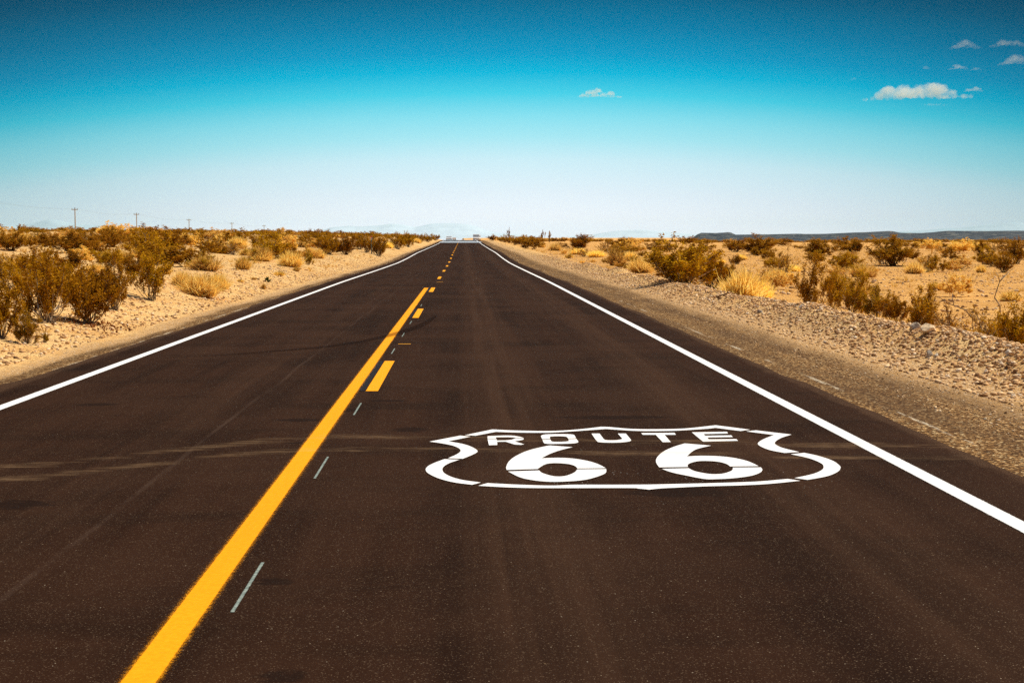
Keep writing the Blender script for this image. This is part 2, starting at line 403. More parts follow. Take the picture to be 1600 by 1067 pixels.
def simple(name, col, rough=.8, spec=.25, var=.25, scale=20, metal=0.0):
    m, n = mat(name)
    O = n.node('ShaderNodeTexCoord').outputs['Object']
    f = n.noise(O, scale, 4, .6)
    c = n.mix(n.rng(f, .3, .7), tuple(x * (1 - var) for x in col) + (1,), tuple(min(1, x * (1 + var)) for x in col) + (1,))
    out(n, principled(n, c, rough, spec, None, None, Metallic=metal)); return m

def leaf_material(name, cols, trans=.5, rough=.6):
    """leaf colour varies leaf by leaf (per face) and plant by plant"""
    m, n = mat(name)
    isl = n.node('ShaderNodeNewGeometry').outputs['Random Per Island']
    rnd = n.node('ShaderNodeObjectInfo').outputs['Random']
    O = n.node('ShaderNodeTexCoord').outputs['Object']
    cl = n.noise(O, 5, 3)
    f = n.math('ADD', n.math('MULTIPLY', isl, .55), n.math('MULTIPLY', cl, .6), None)
    f = n.math('SUBTRACT', f, .08, None, True)
    c = n.ramp(f, [(i / (len(cols) - 1), k) for i, k in enumerate(cols)])
    hs = n.node('ShaderNodeHueSaturation', {'Hue': n.math('ADD', .49, n.math('MULTIPLY', rnd, .02)), 'Saturation': 1.0, 'Value': n.math('ADD', .82, n.math('MULTIPLY', rnd, .36)), 'Color': c}).outputs[0]
    d = n.node('ShaderNodeBsdfDiffuse', {'Color': hs}).outputs[0]
    t = n.node('ShaderNodeBsdfTranslucent', {'Color': hs}).outputs[0]
    out(n, n.node('ShaderNodeMixShader', {0: trans, 1: d, 2: t}).outputs[0]); return m
M_LEAF = leaf_material("creosote_leaf", [(.18, .080, .004), (.33, .157, .006), (.54, .27, .012), (.78, .43, .025)])
M_LEAFD = leaf_material("dark_creosote_leaf", [(.17, .075, .006), (.29, .132, .010), (.46, .22, .016), (.68, .36, .03)])
M_OLIVE = leaf_material("olive_leaf", [(.20, .10, .006), (.33, .18, .010), (.50, .28, .016), (.70, .42, .03)])
M_GREEN = leaf_material("green_leaf", [(.03, .05, .004), (.07, .10, .008), (.12, .15, .012)])
M_STRAW = leaf_material("straw", [(.92, .53, .08), (.97, .64, .13), (.98, .74, .22), (.98, .82, .36)], .58)
M_STRAWD = leaf_material("brown_straw", [(.55, .30, .05), (.76, .46, .09), (.90, .60, .15), (.96, .70, .24)], .5)
M_TWIG = simple("grey_twig", (.34, .25, .16), .9, .1, .35, 8)
M_PALE = simple("bleached_wood", (.62, .52, .40), .85, .15, .25, 14)
M_DARKTWIG = simple("brown_twig", (.16, .09, .045), .9, .1, .35, 8)

# ------------------------------------------------------------------ ground sheet
def axis(side):
    a = [3.2]
    while a[-1] < 9: a.append(a[-1] + .13)
    while a[-1] < 12500: a.append(a[-1] * 1.045)
    return np.array(a)
ax = axis(1)
xs = np.concatenate([-ax[::-1], [-2, 0, 2], ax])
ys = list(np.arange(-60, 5, 2.5)); v = 5.0
while v < 420: ys.append(v); v *= 1.0085
while v < 25500: ys.append(v); v *= 1.04
ys = np.array(ys)
def grid(name, xs, ys, zf, m, smooth=True):
    X, Y = np.meshgrid(xs, ys); Z = zf(X, Y)
    v = np.stack([X.ravel(), Y.ravel(), Z.ravel()], 1)
    nx, ny = len(xs), len(ys); i = (np.arange(ny - 1)[:, None] * nx + np.arange(nx - 1)[None, :]).ravel()
    return mesh_obj(name, v, np.stack([i, i + 1, i + nx + 1, i + nx], 1), m, smooth=smooth)
ground = tag(grid("ground", xs, ys, T, M_GROUND), kind='structure')

# ------------------------------------------------------------------ road
yr = [-40, 0] + [y for y in ys if 4.9 < y < 1000]
def edge_x(y, side):
    y = np.asarray(y, float)
    w = .07 * fbm(y / 1.7, y * 0 + side, 61, 4) + .10 * fbm(y / 9, y * 0 + side, 67, 2)
    if side == 1: w = w * (y < 500) - .10 * np.exp(-((y - 13.6) / .9) ** 2)
    return w
rv, rf = [], []
cols = [XL, -4.0, -2.5, -1, .5, 2, 3, XR]
fine_y = [-40, -5, 3.5]; v = 4.0
while v < 1000: fine_y.append(v); v *= 1.006
for y in fine_y:
    z = float(zroad(y)); l = XL + float(edge_x(y, 1)); r = XR + float(edge_x(y, 2)); n_ = len(cols)
    row = [l, *cols[1:-1], r]
    rv.append((l - .015, y, z - .08)); rv += [(x, y, z) for x in row]; rv.append((r + .015, y, z - .08))
k = len(cols) + 2
for j in range(len(fine_y) - 1):
    for i in range(k - 1): rf.append((j * k + i, j * k + i + 1, (j + 1) * k + i + 1, (j + 1) * k + i))
road = tag(mesh_obj("road", rv, rf, M_ROAD), kind='structure')

def strip(name, xc, y0, y1, half, m, dz=.004, step=1.006):
    yy = [y0]
    while yy[-1] * step + .01 < y1: yy.append(yy[-1] * step + .01)
    yy.append(y1)
    vv, ff = [], []
    for y in yy:
        z = float(zroad(y)) + dz
        vv += [(-half, y, z), (0, y, z), (half, y, z)]
    for j in range(len(yy) - 1):
        for i in range(2): ff.append((3 * j + i, 3 * j + i + 1, 3 * j + i + 4, 3 * j + i + 3))
    o = mesh_obj(name, vv, ff, m, road); o.location.x = xc; return o
strip("edge_line", 2.785, 1.5, 420, .08, M_WHITE)['label'] = "white edge line beside the gravel berm"
strip("edge_line", -3.925, 1.5, 420, .08, M_WHITE)['label'] = "white edge line on the side of the poles"
yend = on_z(668, 450).y
strip("solid_centre_line", -1.056, 1.5, yend, .125, M_YELLOW)
d0 = on_z(582, 611.5).y; d1 = on_z(607, 564.3).y
for i in range(26):
    a = d0 + 12.19 * i; b = a + (d1 - d0)
    strip("centre_dash", -.861, a, b, .075, M_DASH)
    if i < 3: strip("black_spacer_stripe", -.962, a + .02, b, .034, M_BLACK, .0035)
for i in range(9):
    if i == 3: continue
    a = 5.42 + 3.05 * i
    strip("guide_mark", -.893, a, a + .84, .013, M_CHALK, .003)
q = on_z(632, 537.6); o = mesh_obj("orange_guide_mark", [(q.x - .085, q.y - .03, .003), (q.x + .085, q.y - .03, .003), (q.x + .085, q.y + .03, .003), (q.x - .085, q.y + .03, .003)], [(0, 1, 2, 3)], M_ORANGE, road)
q = on_z(687, 441.5, -.01); q2 = on_z(686, 440, -.01); o = mesh_obj("orange_guide_mark", [(q.x - .1, q.y, .003), (q.x + .1, q.y, .003), (q.x + .1, q.y + .14, .003), (q.x - .1, q.y + .14, .003)], [(0, 1, 2, 3)], M_ORANGE, road)

# skid mark curving across the centre line
sk = [(230, 561, 1.5), (320, 556.5, 1.6), (400, 551.5, 2.2), (500, 543.2, 3.2), (560, 535, 4), (600, 526.5, 5.5), (625, 520.5, 7), (645, 514, 8), (660, 508, 9), (672, 501, 8), (683, 493.5, 3)]
vv, ff, uv = [], [], []
S = len(sk)
for i, (px, py, w) in enumerate(sk):
    a, b = on_z(px, py - w / 2), on_z(px, py + w / 2)
    vv += [(a.x, a.y, .0085), (b.x, b.y, .0085)]; uv += [(i / (S - 1), 0), (i / (S - 1), 1)]
for i in range(S - 1): ff.append((2 * i + 1, 2 * i + 3, 2 * i + 2, 2 * i))
skid = tag(mesh_obj("skid_mark", vv, ff, M_SKID), "dark curved tyre skid mark crossing the solid yellow line", "skid mark")
ul = skid.data.uv_layers.new(name="UVMap")
for lp in skid.data.loops: ul.data[lp.index].uv = uv[lp.vertex_index]

# heat mirage: two thin bright mirror-like patches at the crest
mm, n = mat("mirage_sheen"); out(n, principled(n, (.55, .68, .75, 1), .05, 1.0, None, None, Metallic=1.0))
for a, b, e in ((243, 262, .9), (296, 316, .3)):
    vv, ff = [], []
    yy = np.linspace(a, b, 14)
    for j, y in enumerate(yy):
        z = float(zroad(y)) + .012; w = 0.0 if j in (0, 13) else 1
        vv += [(XL + .3 + (1 - w) * 1.2, y, z), (XR - .2 - (1 - w) * 1.2, y, z)]
    for j in range(13): ff.append((2 * j, 2 * j + 1, 2 * j + 3, 2 * j + 2))
    tag(mesh_obj("mirage", vv, ff, mm), kind='structure')

# ------------------------------------------------------------------ painted Route 66 shield
def catmull(pts, n=5):
    """closed outline; points flagged 'c' stay corners, runs between corners are smoothed"""
    P = [(p[0], p[1]) for p in pts]; C = [len(p) > 2 for p in pts]; N = len(P); o = []
    for i in range(N):
        p1, p2 = P[i], P[(i + 1) % N]
        p0 = p1 if C[i] else P[i - 1]; p3 = p2 if C[(i + 1) % N] else P[(i + 2) % N]
        o.append(p1)
        if C[i] and C[(i + 1) % N]: continue
        for k in range(1, n):
            t = k / n
            o.append(tuple(.5 * (2 * p1[a] + (p2[a] - p0[a]) * t + (2 * p0[a] - 5 * p1[a] + 4 * p2[a] - p3[a]) * t * t + (-p0[a] + 3 * p1[a] - 3 * p2[a] + p3[a]) * t ** 3) for a in (0, 1)))
    return o
A = lambda x, y, *c: (640 + x / 7.273, 650 + y / 7.273, *c)
B = lambda x, y, *c: (860 + x / 6.667, 650 + y / 6.667, *c)
Cc = lambda x, y, *c: (1100 + x / 6.667, 650 + y / 6.667, *c)
Q = lambda x, y, *c: (750 + x / 10, 665 + y / 10, *c)
U = lambda x, y, *c: (910 + x / 6.154, 660 + y / 6.154, *c)
c = 'c'
BORDER = [
 [A(630,215,c), A(940,150,c), A(1200,162), A(1600,168), B(280,138), B(530,110,c), B(620,113,c), B(850,132), B(1100,135), B(1400,128), Cc(120,94,c), Cc(480,140,c), Cc(380,154,c), Cc(120,121,c), Cc(0,133), B(1300,151), B(1050,155), B(850,151), B(580,133,c), B(400,146), B(200,160), B(0,171), A(1400,188), A(1200,185), A(980,178,c), A(750,221,c)],
 [A(575,220,c), A(695,232,c), A(440,285,c), A(600,314), A(710,350), A(772,394), A(735,428), A(605,483,c), A(435,476,c), A(525,438), A(577,400), A(565,368), A(490,334), A(370,309), A(225,288,c)],
 [A(395,487,c), A(568,493,c), A(450,533), A(385,575), A(373,612), A(400,650), A(480,690), A(610,725), A(810,752,c), A(710,778,c), A(500,750), A(330,705), A(215,650), A(183,608), A(205,570), A(280,530)],
 [A(885,759,c), A(1200,775), A(1600,787), B(250,713), B(700,713), B(1020,711,c), B(1600,698), Cc(400,686), Cc(620,675), Cc(870,652,c), Cc(1005,671,c), Cc(700,702), Cc(400,719), Cc(0,730), B(1250,746), B(1130,753), B(1030,764,c), B(920,753), B(800,747), B(0,748), A(1250,812), A(1000,802), A(780,789,c)],
 [Cc(540,147,c), Cc(912,191,c), Cc(800,228), Cc(742,268), Cc(748,295), Cc(820,330), Cc(992,372,c), Cc(840,382,c), Cc(700,356), Cc(605,322), Cc(561,290), Cc(580,262), Cc(640,230), Cc(730,196,c), Cc(438,158,c)],
 [Cc(1045,381,c), Cc(1200,415), Cc(1340,463), Cc(1408,510), Cc(1422,540), Cc(1390,580), Cc(1280,625), Cc(1080,662,c), Cc(943,643,c), Cc(1130,602), Cc(1222,563), Cc(1246,528), Cc(1220,490), Cc(1100,440), Cc(903,395,c)]]
SIX = [
 [[A(1103,610,c), A(1098,575), A(1130,512), A(1210,450), A(1360,385), A(1570,335,c), B(0,305,c), B(230,322,c), B(110,352), B(0,390), B(-93,437,c), B(0,434), B(110,433), B(250,442), B(400,468), B(500,500), B(577,540,c), B(282,544,c), B(255,518), B(190,498), B(90,489), B(0,490), B(-62,504), B(-125,543), B(-128,549,c)],
  [A(1120,627,c), B(-118,564,c), B(-85,590), B(0,617), B(70,627), B(160,620), B(245,588), B(280,553,c), B(582,550,c), B(575,590), B(500,625), B(370,660), B(200,677), B(0,682), A(1400,726), A(1250,692)]],
 [[B(1135,532,c), B(1108,495), B(1100,455), B(1125,412), B(1180,366), B(1280,320), B(1400,283,c), Cc(75,306,c), Cc(-90,348), Cc(-178,418,c), Cc(-80,413), Cc(0,412), Cc(150,416), Cc(300,432), Cc(430,460), Cc(510,490), Cc(568,519,c), Cc(272,523,c), Cc(235,497), Cc(155,475), Cc(50,466), Cc(-60,468), Cc(-140,487), Cc(-170,508), Cc(-165,528,c)],
  [B(1160,547,c), B(1440,541,c), B(1500,570), B(1590,590), Cc(80,602), Cc(190,598), Cc(275,573), Cc(300,550), Cc(298,534,c), Cc(592,532,c), Cc(608,560), Cc(575,592), Cc(480,622), Cc(310,645), Cc(120,655), Cc(0,652), B(1420,618), B(1260,583)]]]
LET = {
 'letter_r': [[Q(118,160,c), Q(380,151,c), Q(520,154), Q(620,170), Q(682,189,c), Q(560,190,c), Q(520,182), Q(430,178,c), Q(250,180,c), Q(250,200,c), Q(118,200,c)],
              [Q(118,208,c), Q(258,208,c), Q(262,229,c), Q(400,227,c), Q(490,217), Q(552,197,c), Q(682,196,c), Q(668,218), Q(540,243,c), Q(690,288,c), Q(640,297,c), Q(540,292,c), Q(400,248,c), Q(268,250,c), Q(270,300,c), Q(140,303,c)]],
 'letter_o': [[Q(950,160,c), Q(985,140), Q(1100,131), Q(1300,129), Q(1430,134), Q(1475,148), Q(1500,195,c), Q(1375,201,c), Q(1365,182), Q(1330,167), Q(1230,163), Q(1120,166), Q(1090,178), Q(1098,204,c), Q(970,208,c)],
              [Q(975,217,c), Q(1100,213,c), Q(1115,239), Q(1150,249), Q(1270,250), Q(1370,242), Q(1388,232), Q(1378,209,c), Q(1505,203,c), Q(1535,245), Q(1520,263), Q(1440,276), Q(1200,283), Q(1050,281), Q(1000,268)]],
 'letter_u': [[U(88,105,c), U(165,105,c), U(205,158,c), U(235,168), U(325,168), U(375,160,c), U(385,154,c), U(340,105,c), U(418,105,c), U(470,168,c), U(455,180), U(390,189), U(290,193), U(180,190), U(138,176)]],
 'letter_t': [[U(*p, c) for p in ((565,100),(885,98),(900,117),(790,117),(850,187),(772,188),(705,117),(580,117))]],
 'letter_e': [[U(*p, c) for p in ((1052,93),(1390,88),(1400,104),(1165,110),(1180,126),(1430,122),(1447,139),(1200,143),(1215,160),(1480,158),(1497,175),(1160,183))]]}
sc0 = on_z(985, 720)
shield = tag(empty("road_shield_marking", (sc0.x, sc0.y, 0)), "white painted highway shield with 66 on the asphalt lane", "road marking")
def flat(name, outlines, z=.0045):
    vv, ff = [], []
    for ol in outlines:
        pts = [on_z(x, y, z) for x, y in catmull(ol)]
        pts = [p - Vector((sc0.x, sc0.y, 0)) for p in pts]
        tr = tessellate_polygon([pts]); n0 = len(vv)
        vv += [tuple(p) for p in pts]
        for t in tr:
            a, b, cc_ = (pts[i] for i in t)
            t = t if (b - a).cross(cc_ - a).z > 0 else t[::-1]
            ff.append([n0 + i for i in t])
    return mesh_obj(name, vv, ff, M_SHIELD, shield)
for b in BORDER: flat("shield_outline_stroke", [b])
for k_, p in LET.items(): flat(k_, p)
for p in SIX: flat("digit_six", p)

# ------------------------------------------------------------------ loose stones
def rocks_mesh(name, pos, size, m, squash=.65):
    ph = (1 + 5 ** .5) / 2
    b = np.array([(-1, ph, 0), (1, ph, 0), (-1, -ph, 0), (1, -ph, 0), (0, -1, ph), (0, 1, ph), (0, -1, -ph), (0, 1, -ph), (ph, 0, -1), (ph, 0, 1), (-ph, 0, -1), (-ph, 0, 1)]) / 1.9
    fc = np.array([(0,11,5),(0,5,1),(0,1,7),(0,7,10),(0,10,11),(1,5,9),(5,11,4),(11,10,2),(10,7,6),(7,1,8),(3,9,4),(3,4,2),(3,2,6),(3,6,8),(3,8,9),(4,9,5),(2,4,11),(6,2,10),(8,6,7),(9,8,1)])
    N = len(pos)
    v = b[None] * (1 + RNG.normal(0, .2, (N, 12, 1)))
    th = RNG.uniform(0, 6.28, N); c_, s_ = np.cos(th), np.sin(th)
    st = RNG.uniform(.6, 1.3, (N, 3)); st[:, 2] *= squash
    tl = RNG.uniform(-.5, .5, N)
    v = v * st[:, None, :]
    x, z = v[..., 0].copy(), v[..., 2].copy(); v[..., 0] = x * np.cos(tl)[:, None] - z * np.sin(tl)[:, None]; v[..., 2] = x * np.sin(tl)[:, None] + z * np.cos(tl)[:, None]
    x, y = v[..., 0].copy(), v[..., 1].copy(); v[..., 0] = x * c_[:, None] - y * s_[:, None]; v[..., 1] = x * s_[:, None] + y * c_[:, None]
    v = v * (size[:, None, None] * .5) + pos[:, None, :]
    f = fc[None] + (np.arange(N) * 12)[:, None, None]
    return mesh_obj(name, v.reshape(-1, 3), f.reshape(-1, 3), m)
def stone_material():
    m, n = mat("loose_stone")
    isl = n.node('ShaderNodeNewGeometry').outputs['Random Per Island']
    P = n.node('ShaderNodeNewGeometry').outputs['Position']
    c = n.ramp(isl, [(0, (.20, .10, .04)), (.12, (.36, .19, .08)), (.35, (.64, .37, .16)), (.6, (.80, .50, .24)), (.85, (.90, .63, .36)), (1, (.92, .74, .52))])
    c = n.mix(n.rng(n.noise(P, 60, 3), .3, .7, .25, 0), c, (.3, .17, .08, 1))
    out(n, principled(n, c, .9, .2)); return m
M_STONE = stone_material()
def scatter(n, xf, yf, sf, sink=.25):
    x = xf(n); y = yf(n); s = sf(n); z = T(x, y) + s * (.5 - sink) * .5
    return np.stack([x, y, z], 1), s
lg = lambda a, b: (lambda n: np.exp(RNG.uniform(math.log(a), math.log(b), n)))
pw = lambda a, b, p: (lambda n: a + (b - a) * RNG.random(n) ** p)
ps, ss = [], []
for n_, xf, yf, sf in ((46000, lambda n: np.clip(RNG.normal(6.0, .5, n), 4.9, 8), lg(7, 110), pw(.010, .075, 3.2)),
                       (7000, lambda n: RNG.uniform(4.0, 5.6, n), lg(8, 60), pw(.008, .03, 2.5)),
                       (10000, lambda n: -5.35 - np.abs(RNG.normal(0, 1.3, n)), lg(13, 110), pw(.012, .08, 3.4)),
                       (9000, lambda n: 7 + RNG.random(n) ** 1.5 * 40, lg(15, 130), pw(.03, .16, 3.0)),
                       (12000, lambda n: 7.5 + RNG.random(n) ** 1.3 * 60, lg(16, 160), pw(.025, .09, 2.0)),
                       (2500, lambda n: -6 - RNG.random(n) ** 1.4 * 22, lg(18, 110), pw(.03, .12, 3.4))):
    p, s_ = scatter(n_, xf, yf, sf); ps.append(p); ss.append(s_)
tag(rocks_mesh("gravel", np.concatenate(ps), np.concatenate(ss), M_STONE), kind='stuff')

def stubble():
    V = []; 
    for n_, xf, yf in ((5200, lambda n: 7.3 + RNG.random(n) ** 1.3 * 50, lg(16, 170)), (2600, lambda n: -6.2 - RNG.random(n) ** 1.2 * 35, lg(16, 170))):
        x = xf(n_); y = yf(n_); keep = fbm(x / 6, y / 6, 77, 3) + RNG.normal(0, .25, n_) > .05; x, y = x[keep], y[keep]
        k = 14; sz = RNG.uniform(.05, .20, len(x))
        x = np.repeat(x, k); y = np.repeat(y, k); sz = np.repeat(sz, k); N = len(x)
        th = RNG.uniform(0, 6.28, N); rr = RNG.random(N) * sz
        bx = x + np.cos(th) * rr * .5; by = y + np.sin(th) * rr * .5; bz = T(bx, by) - .01
        tx = x + np.cos(th) * rr * 1.3; ty = y + np.sin(th) * rr * 1.3; tz = bz + sz * RNG.uniform(.5, 1.1, N)
        w_ = .006 + .004 * y / 60; a = RNG.uniform(0, 3.14, N); wx, wy = np.cos(a) * w_, np.sin(a) * w_
        V.append(np.stack([np.stack([bx - wx, by - wy, bz], 1), np.stack([bx + wx, by + wy, bz], 1), np.stack([tx + wx * .4, ty + wy * .4, tz], 1), np.stack([tx - wx * .4, ty - wy * .4, tz], 1)], 1).reshape(-1, 3))
    V = np.concatenate(V); return V, np.arange(len(V)).reshape(-1, 4)
def rock(name, px, py, w_px, h_px, col, label, seed):
    p, d = hit(px, py); r = random.Random(seed)
    import bmesh
    bm = bmesh.new(); bmesh.ops.create_icosphere(bm, subdivisions=3, radius=.5)
    W_, H_ = w_px * d / F, h_px * d / F
    pl = [(Vector((r.uniform(-1, 1), r.uniform(-1, 1), r.uniform(-.6, 1))).normalized(), r.uniform(.24, .38)) for _ in range(9)]
    for v_ in bm.verts:
        for nn, dd in pl:
            k_ = v_.co.dot(nn) - dd
            if k_ > 0: v_.co -= nn * k_
        q_ = v_.co * 7; v_.co += v_.co.normalized() * .02 * math.sin(q_.x * 2 + seed) * math.cos(q_.y * 3)
        v_.co = Vector((v_.co.x * W_ * 1.25, v_.co.y * W_ * 1.05, v_.co.z * H_ * 1.5))
    me = bpy.data.meshes.new(name); bm.to_mesh(me); bm.free()
    mt, n = mat(name + "_stone"); O = n.node('ShaderNodeTexCoord').outputs['Object']
    cc_ = n.mix(n.rng(n.noise(O, 14, 6, .65), .35, .65), tuple(k * .75 for k in col) + (1,), (*col, 1))
    out(n, principled(n, cc_, .9, .2, bump(n, n.noise(O, 40, 5), .6, .01)))
    me.materials.append(mt)
    o = bpy.data.objects.new(name, me); COL.objects.link(o); o.location = p + Vector((0, 0, H_ * .38)); o.rotation_euler = (r.uniform(-.2, .2), 0, r.uniform(0, 3))
    tag(o, label, "rock", "larger stones on the gravel berm"); return o
rock("rock", 1452, 521, 24, 14, (.96, .70, .42), "large pale pink boulder on the crest of the gravel berm", 1)
rock("rock", 1428, 516, 18, 12, (.60, .46, .32), "grey-brown stone next to the big pale boulder", 2)
rock("rock", 1453, 557, 11, 9, (.50, .42, .33), "grey stone low on the road side of the berm", 3)
rock("rock", 1463, 559, 9, 6, (.62, .52, .40), "smaller grey stone touching the low grey one", 4)
rock("rock", 1503, 562, 9, 8, (.76, .46, .17), "orange tan stone on the gravel berm", 5)
rock("rock", 1576, 556, 12, 8, (.82, .66, .48), "pale stone on the berm beside the outermost bush", 6)
rock("rock", 1541, 584, 10, 6, (.80, .60, .42), "pale flat stone at the foot of the berm", 7)
rock("rock", 1370, 493, 10, 7, (.80, .64, .47), "pale stone on the berm crest under the low bushes", 8)
rock("rock", 1253, 482, 8, 6, (.80, .66, .52), "pale stone beside the dark upright creosote bush", 9)
rock("rock", 1028, 423, 8, 5, (.80, .64, .48), "pale stone where the berm starts behind golden grass", 10)
rock("rock", 1188, 489, 8, 5, (.36, .30, .25), "dark grey stone on the berm below the golden bush", 11)

# ------------------------------------------------------------------ plants
def unit(v): return v / (np.linalg.norm(v, axis=-1, keepdims=True) + 1e-9)
def leaves(cent, size, rs, elong=1.6, up=0.0):
    """one small quad per centre, random orientation"""
    N = len(cent); a = unit(rs.normal(size=(N, 3)) + np.array([0, 0, up])); t = unit(rs.normal(size=(N, 3))); b = unit(np.cross(a, t))
    s = size * rs.uniform(.6, 1.4, (N, 1))
    A_, B_ = a * s * elong * .5, b * s * .5
    v = np.stack([cent - A_, cent - A_ * .1 - B_, cent + A_, cent - A_ * .1 + B_], 1).reshape(-1, 3)
    return v, np.arange(4 * N).reshape(-1, 4)
def ribbons(paths, rad):
    """paths: list of (k,3) arrays -> thin 3-sided tubes"""
    V, Fc = [], []; n0 = 0
    for p, r in zip(paths, rad):
        k_ = len(p); t = unit(np.gradient(p, axis=0)); a = unit(np.cross(t, np.array([.31, .9, .29]))); b = np.cross(t, a)
        rr = np.linspace(r, r * .3, k_)[:, None]
        ring = [p + (a * math.cos(th) + b * math.sin(th)) * rr for th in (0, 2.09, 4.19)]
        V.append(np.stack(ring, 1).reshape(-1, 3))
        for i in range(k_ - 1):
            for j in range(3): Fc.append((n0 + 3 * i + j, n0 + 3 * i + (j + 1) % 3, n0 + 3 * i + 3 + (j + 1) % 3, n0 + 3 * i + 3 + j))
        n0 += 3 * k_
    return np.concatenate(V), np.array(Fc)
def proto_creosote(seed, n_stem=26, n_sub=5, clump=26, leaf=.028, spread=1.0, low=.3, bare=.0, upright=0.0, stemr=.010):
    """normalised to about 1 wide, 1 high"""
    rs = np.random.default_rng(seed); paths, rads, cen = [], [], []
    for i in range(n_stem):
        az = rs.uniform(0, 6.283); tilt = (rs.random() ** .7) * (1.05 - upright)
        ln = (.97 - .22 * (tilt / 1.05) ** 2) * rs.uniform(.5, 1.1)
        d = np.array([math.sin(tilt) * math.cos(az), math.sin(tilt) * math.sin(az), math.cos(tilt)])
        tt_ = np.linspace(0, 1, 6)[:, None]; side = rs.normal(0, .07, 3)
        base = np.array([rs.normal(0, .045), rs.normal(0, .045), 0])
        xyz = base + d * ln * tt_ * np.array([.62 * spread, .62 * spread, 1]) + side * np.sin(tt_ * 3.14) + np.array([0, 0, .06]) * tt_ ** 2 + rs.normal(0, .008, (6, 3)) * (tt_ > 0)
        paths.append(xyz); rads.append(stemr * rs.uniform(.6, 1.3))
        for j in range(n_sub):
            f = rs.uniform(.35, 1.0); k_ = f * 5; i0 = int(k_); p0 = xyz[i0] + (xyz[min(i0 + 1, 5)] - xyz[i0]) * (k_ - i0)
            dd = unit(d + rs.normal(0, .42, 3) + np.array([0, 0, .3])); l2 = ln * rs.uniform(.10, .26)
            p = p0 + dd * l2 * np.linspace(0, 1, 4)[:, None] + rs.normal(0, .006, (4, 3))
            paths.append(p); rads.append(stemr * .45)
            if rs.random() > bare:
                for e in (p[3], p[2]):
                    if e[2] > low * rs.uniform(.3, 1.2): cen.append(e)
        if rs.random() > bare:
            cen.append(xyz[5]); cen.append(xyz[4] * .5 + xyz[5] * .5)
    cen = np.array(cen); kk = rs.poisson(clump * .5, len(cen))
    c_ = np.repeat(cen, kk, axis=0); c_ = c_ + rs.normal(0, 1, c_.shape) * np.array([.024, .024, .036])
    c_ = c_[c_[:, 2] > .01]
    return ribbons(paths, rads), leaves(c_, leaf, rs)
def proto_grass(seed, n=1500, wid=.0085, flop=1.0):
    rs = np.random.default_rng(seed); tilt = rs.random(n) ** .65 * 1.25 * flop; az = rs.uniform(0, 6.283, n)
    ln = rs.uniform(.5, 1.05, n) * (1 - .25 * tilt / 1.3)
    b = np.stack([rs.normal(0, .10, n), rs.normal(0, .10, n), np.zeros(n)], 1)
    d = np.stack([np.sin(tilt) * np.cos(az) * .55, np.sin(tilt) * np.sin(az) * .55, np.cos(tilt)], 1)
    m1 = b + d * (ln * .5)[:, None] + np.array([0, 0, .05]); e = b + d * ln[:, None] + rs.normal(0, .03, (n, 3)); e[:, 2] = np.maximum(e[:, 2], .02)
    sd_ = unit(np.cross(d, unit(rs.normal(size=(n, 3))))) * wid
    v = np.stack([b - sd_, b + sd_, m1 + sd_ * .8, m1 - sd_ * .8, e + sd_ * .25, e - sd_ * .25], 1).reshape(-1, 3)
    i = np.arange(n)[:, None] * 6
    return v, np.concatenate([i + np.array([[0, 1, 2, 3]]), i + np.array([[3, 2, 4, 5]])])
PROTO = {}
def proto_plant(kind, var):
    key = (kind, var)
    if key in PROTO: return PROTO[key]
    s = 100 + var * 7 + sum(map(ord, kind))
    if kind in ('creosote', 'dark', 'olive'):
        mt = {'creosote': M_LEAF, 'dark': M_LEAFD, 'olive': M_OLIVE}[kind]
        (sv, sf), (lv, lf) = proto_creosote(s, 25, 8, 36 if kind != 'dark' else 44, .021, 1.05, .22 if kind != 'olive' else .05)
        parts = [("stem", sv, sf, M_TWIG if kind != 'dark' else M_DARKTWIG), ("foliage", lv, lf, mt)]
    elif kind == 'upright':
        (sv, sf), (lv, lf) = proto_creosote(s, 15, 9, 40, .020, 1.1, .18, 0, .25, .009)
        parts = [("stem", sv, sf, M_TWIG), ("foliage", lv, lf, M_LEAF)]
    elif kind == 'sparse':
        (sv, sf), (lv, lf) = proto_creosote(s, 26, 6, 9, .026, 1.05, .3, .35, 0, .011)
        parts = [("stem", sv, sf, M_TWIG), ("foliage", lv, lf, M_LEAFD)]
    elif kind == 'wispy':
        (sv, sf), (lv, lf) = proto_creosote(s, 7, 5, 16, .05, .9, .3, .1, .35, .018)
        parts = [("stem", sv, sf, M_DARKTWIG), ("foliage", lv, lf, M_OLIVE)]
    elif kind == 'green':
        (sv, sf), (lv, lf) = proto_creosote(s, 14, 4, 30, .07, 1.0, .02)
        parts = [("stem", sv, sf, M_DARKTWIG), ("foliage", lv, lf, M_GREEN)]
    elif kind == 'grass':
        v, f = proto_grass(s, 1500, .010); parts = [("blades", v, f, M_STRAW)]
    elif kind == 'brush':
        v, f = proto_grass(s, 1500, .010); (sv, sf), (lv, lf) = proto_creosote(s + 1, 18, 5, 12, .028, 1.0, .2)
        parts = [("blades", v, f, M_STRAWD), ("foliage", lv, lf, M_OLIVE), ("stem", sv, sf, M_TWIG)]
    elif kind in ('far', 'farstraw'):
        (sv, sf), (lv, lf) = proto_creosote(s, 26, 5, 14, .036, 1.1, .03, 0, 0, .012)
        parts = [("foliage", lv, lf, M_LEAFD if kind == 'far' else M_STRAWD)]
    meshes = []
    for nm, v, f, mt in parts:
        o = mesh_obj(nm, v, f, mt); meshes.append((nm, o.data)); bpy.data.objects.remove(o)
    PROTO[key] = meshes; return meshes
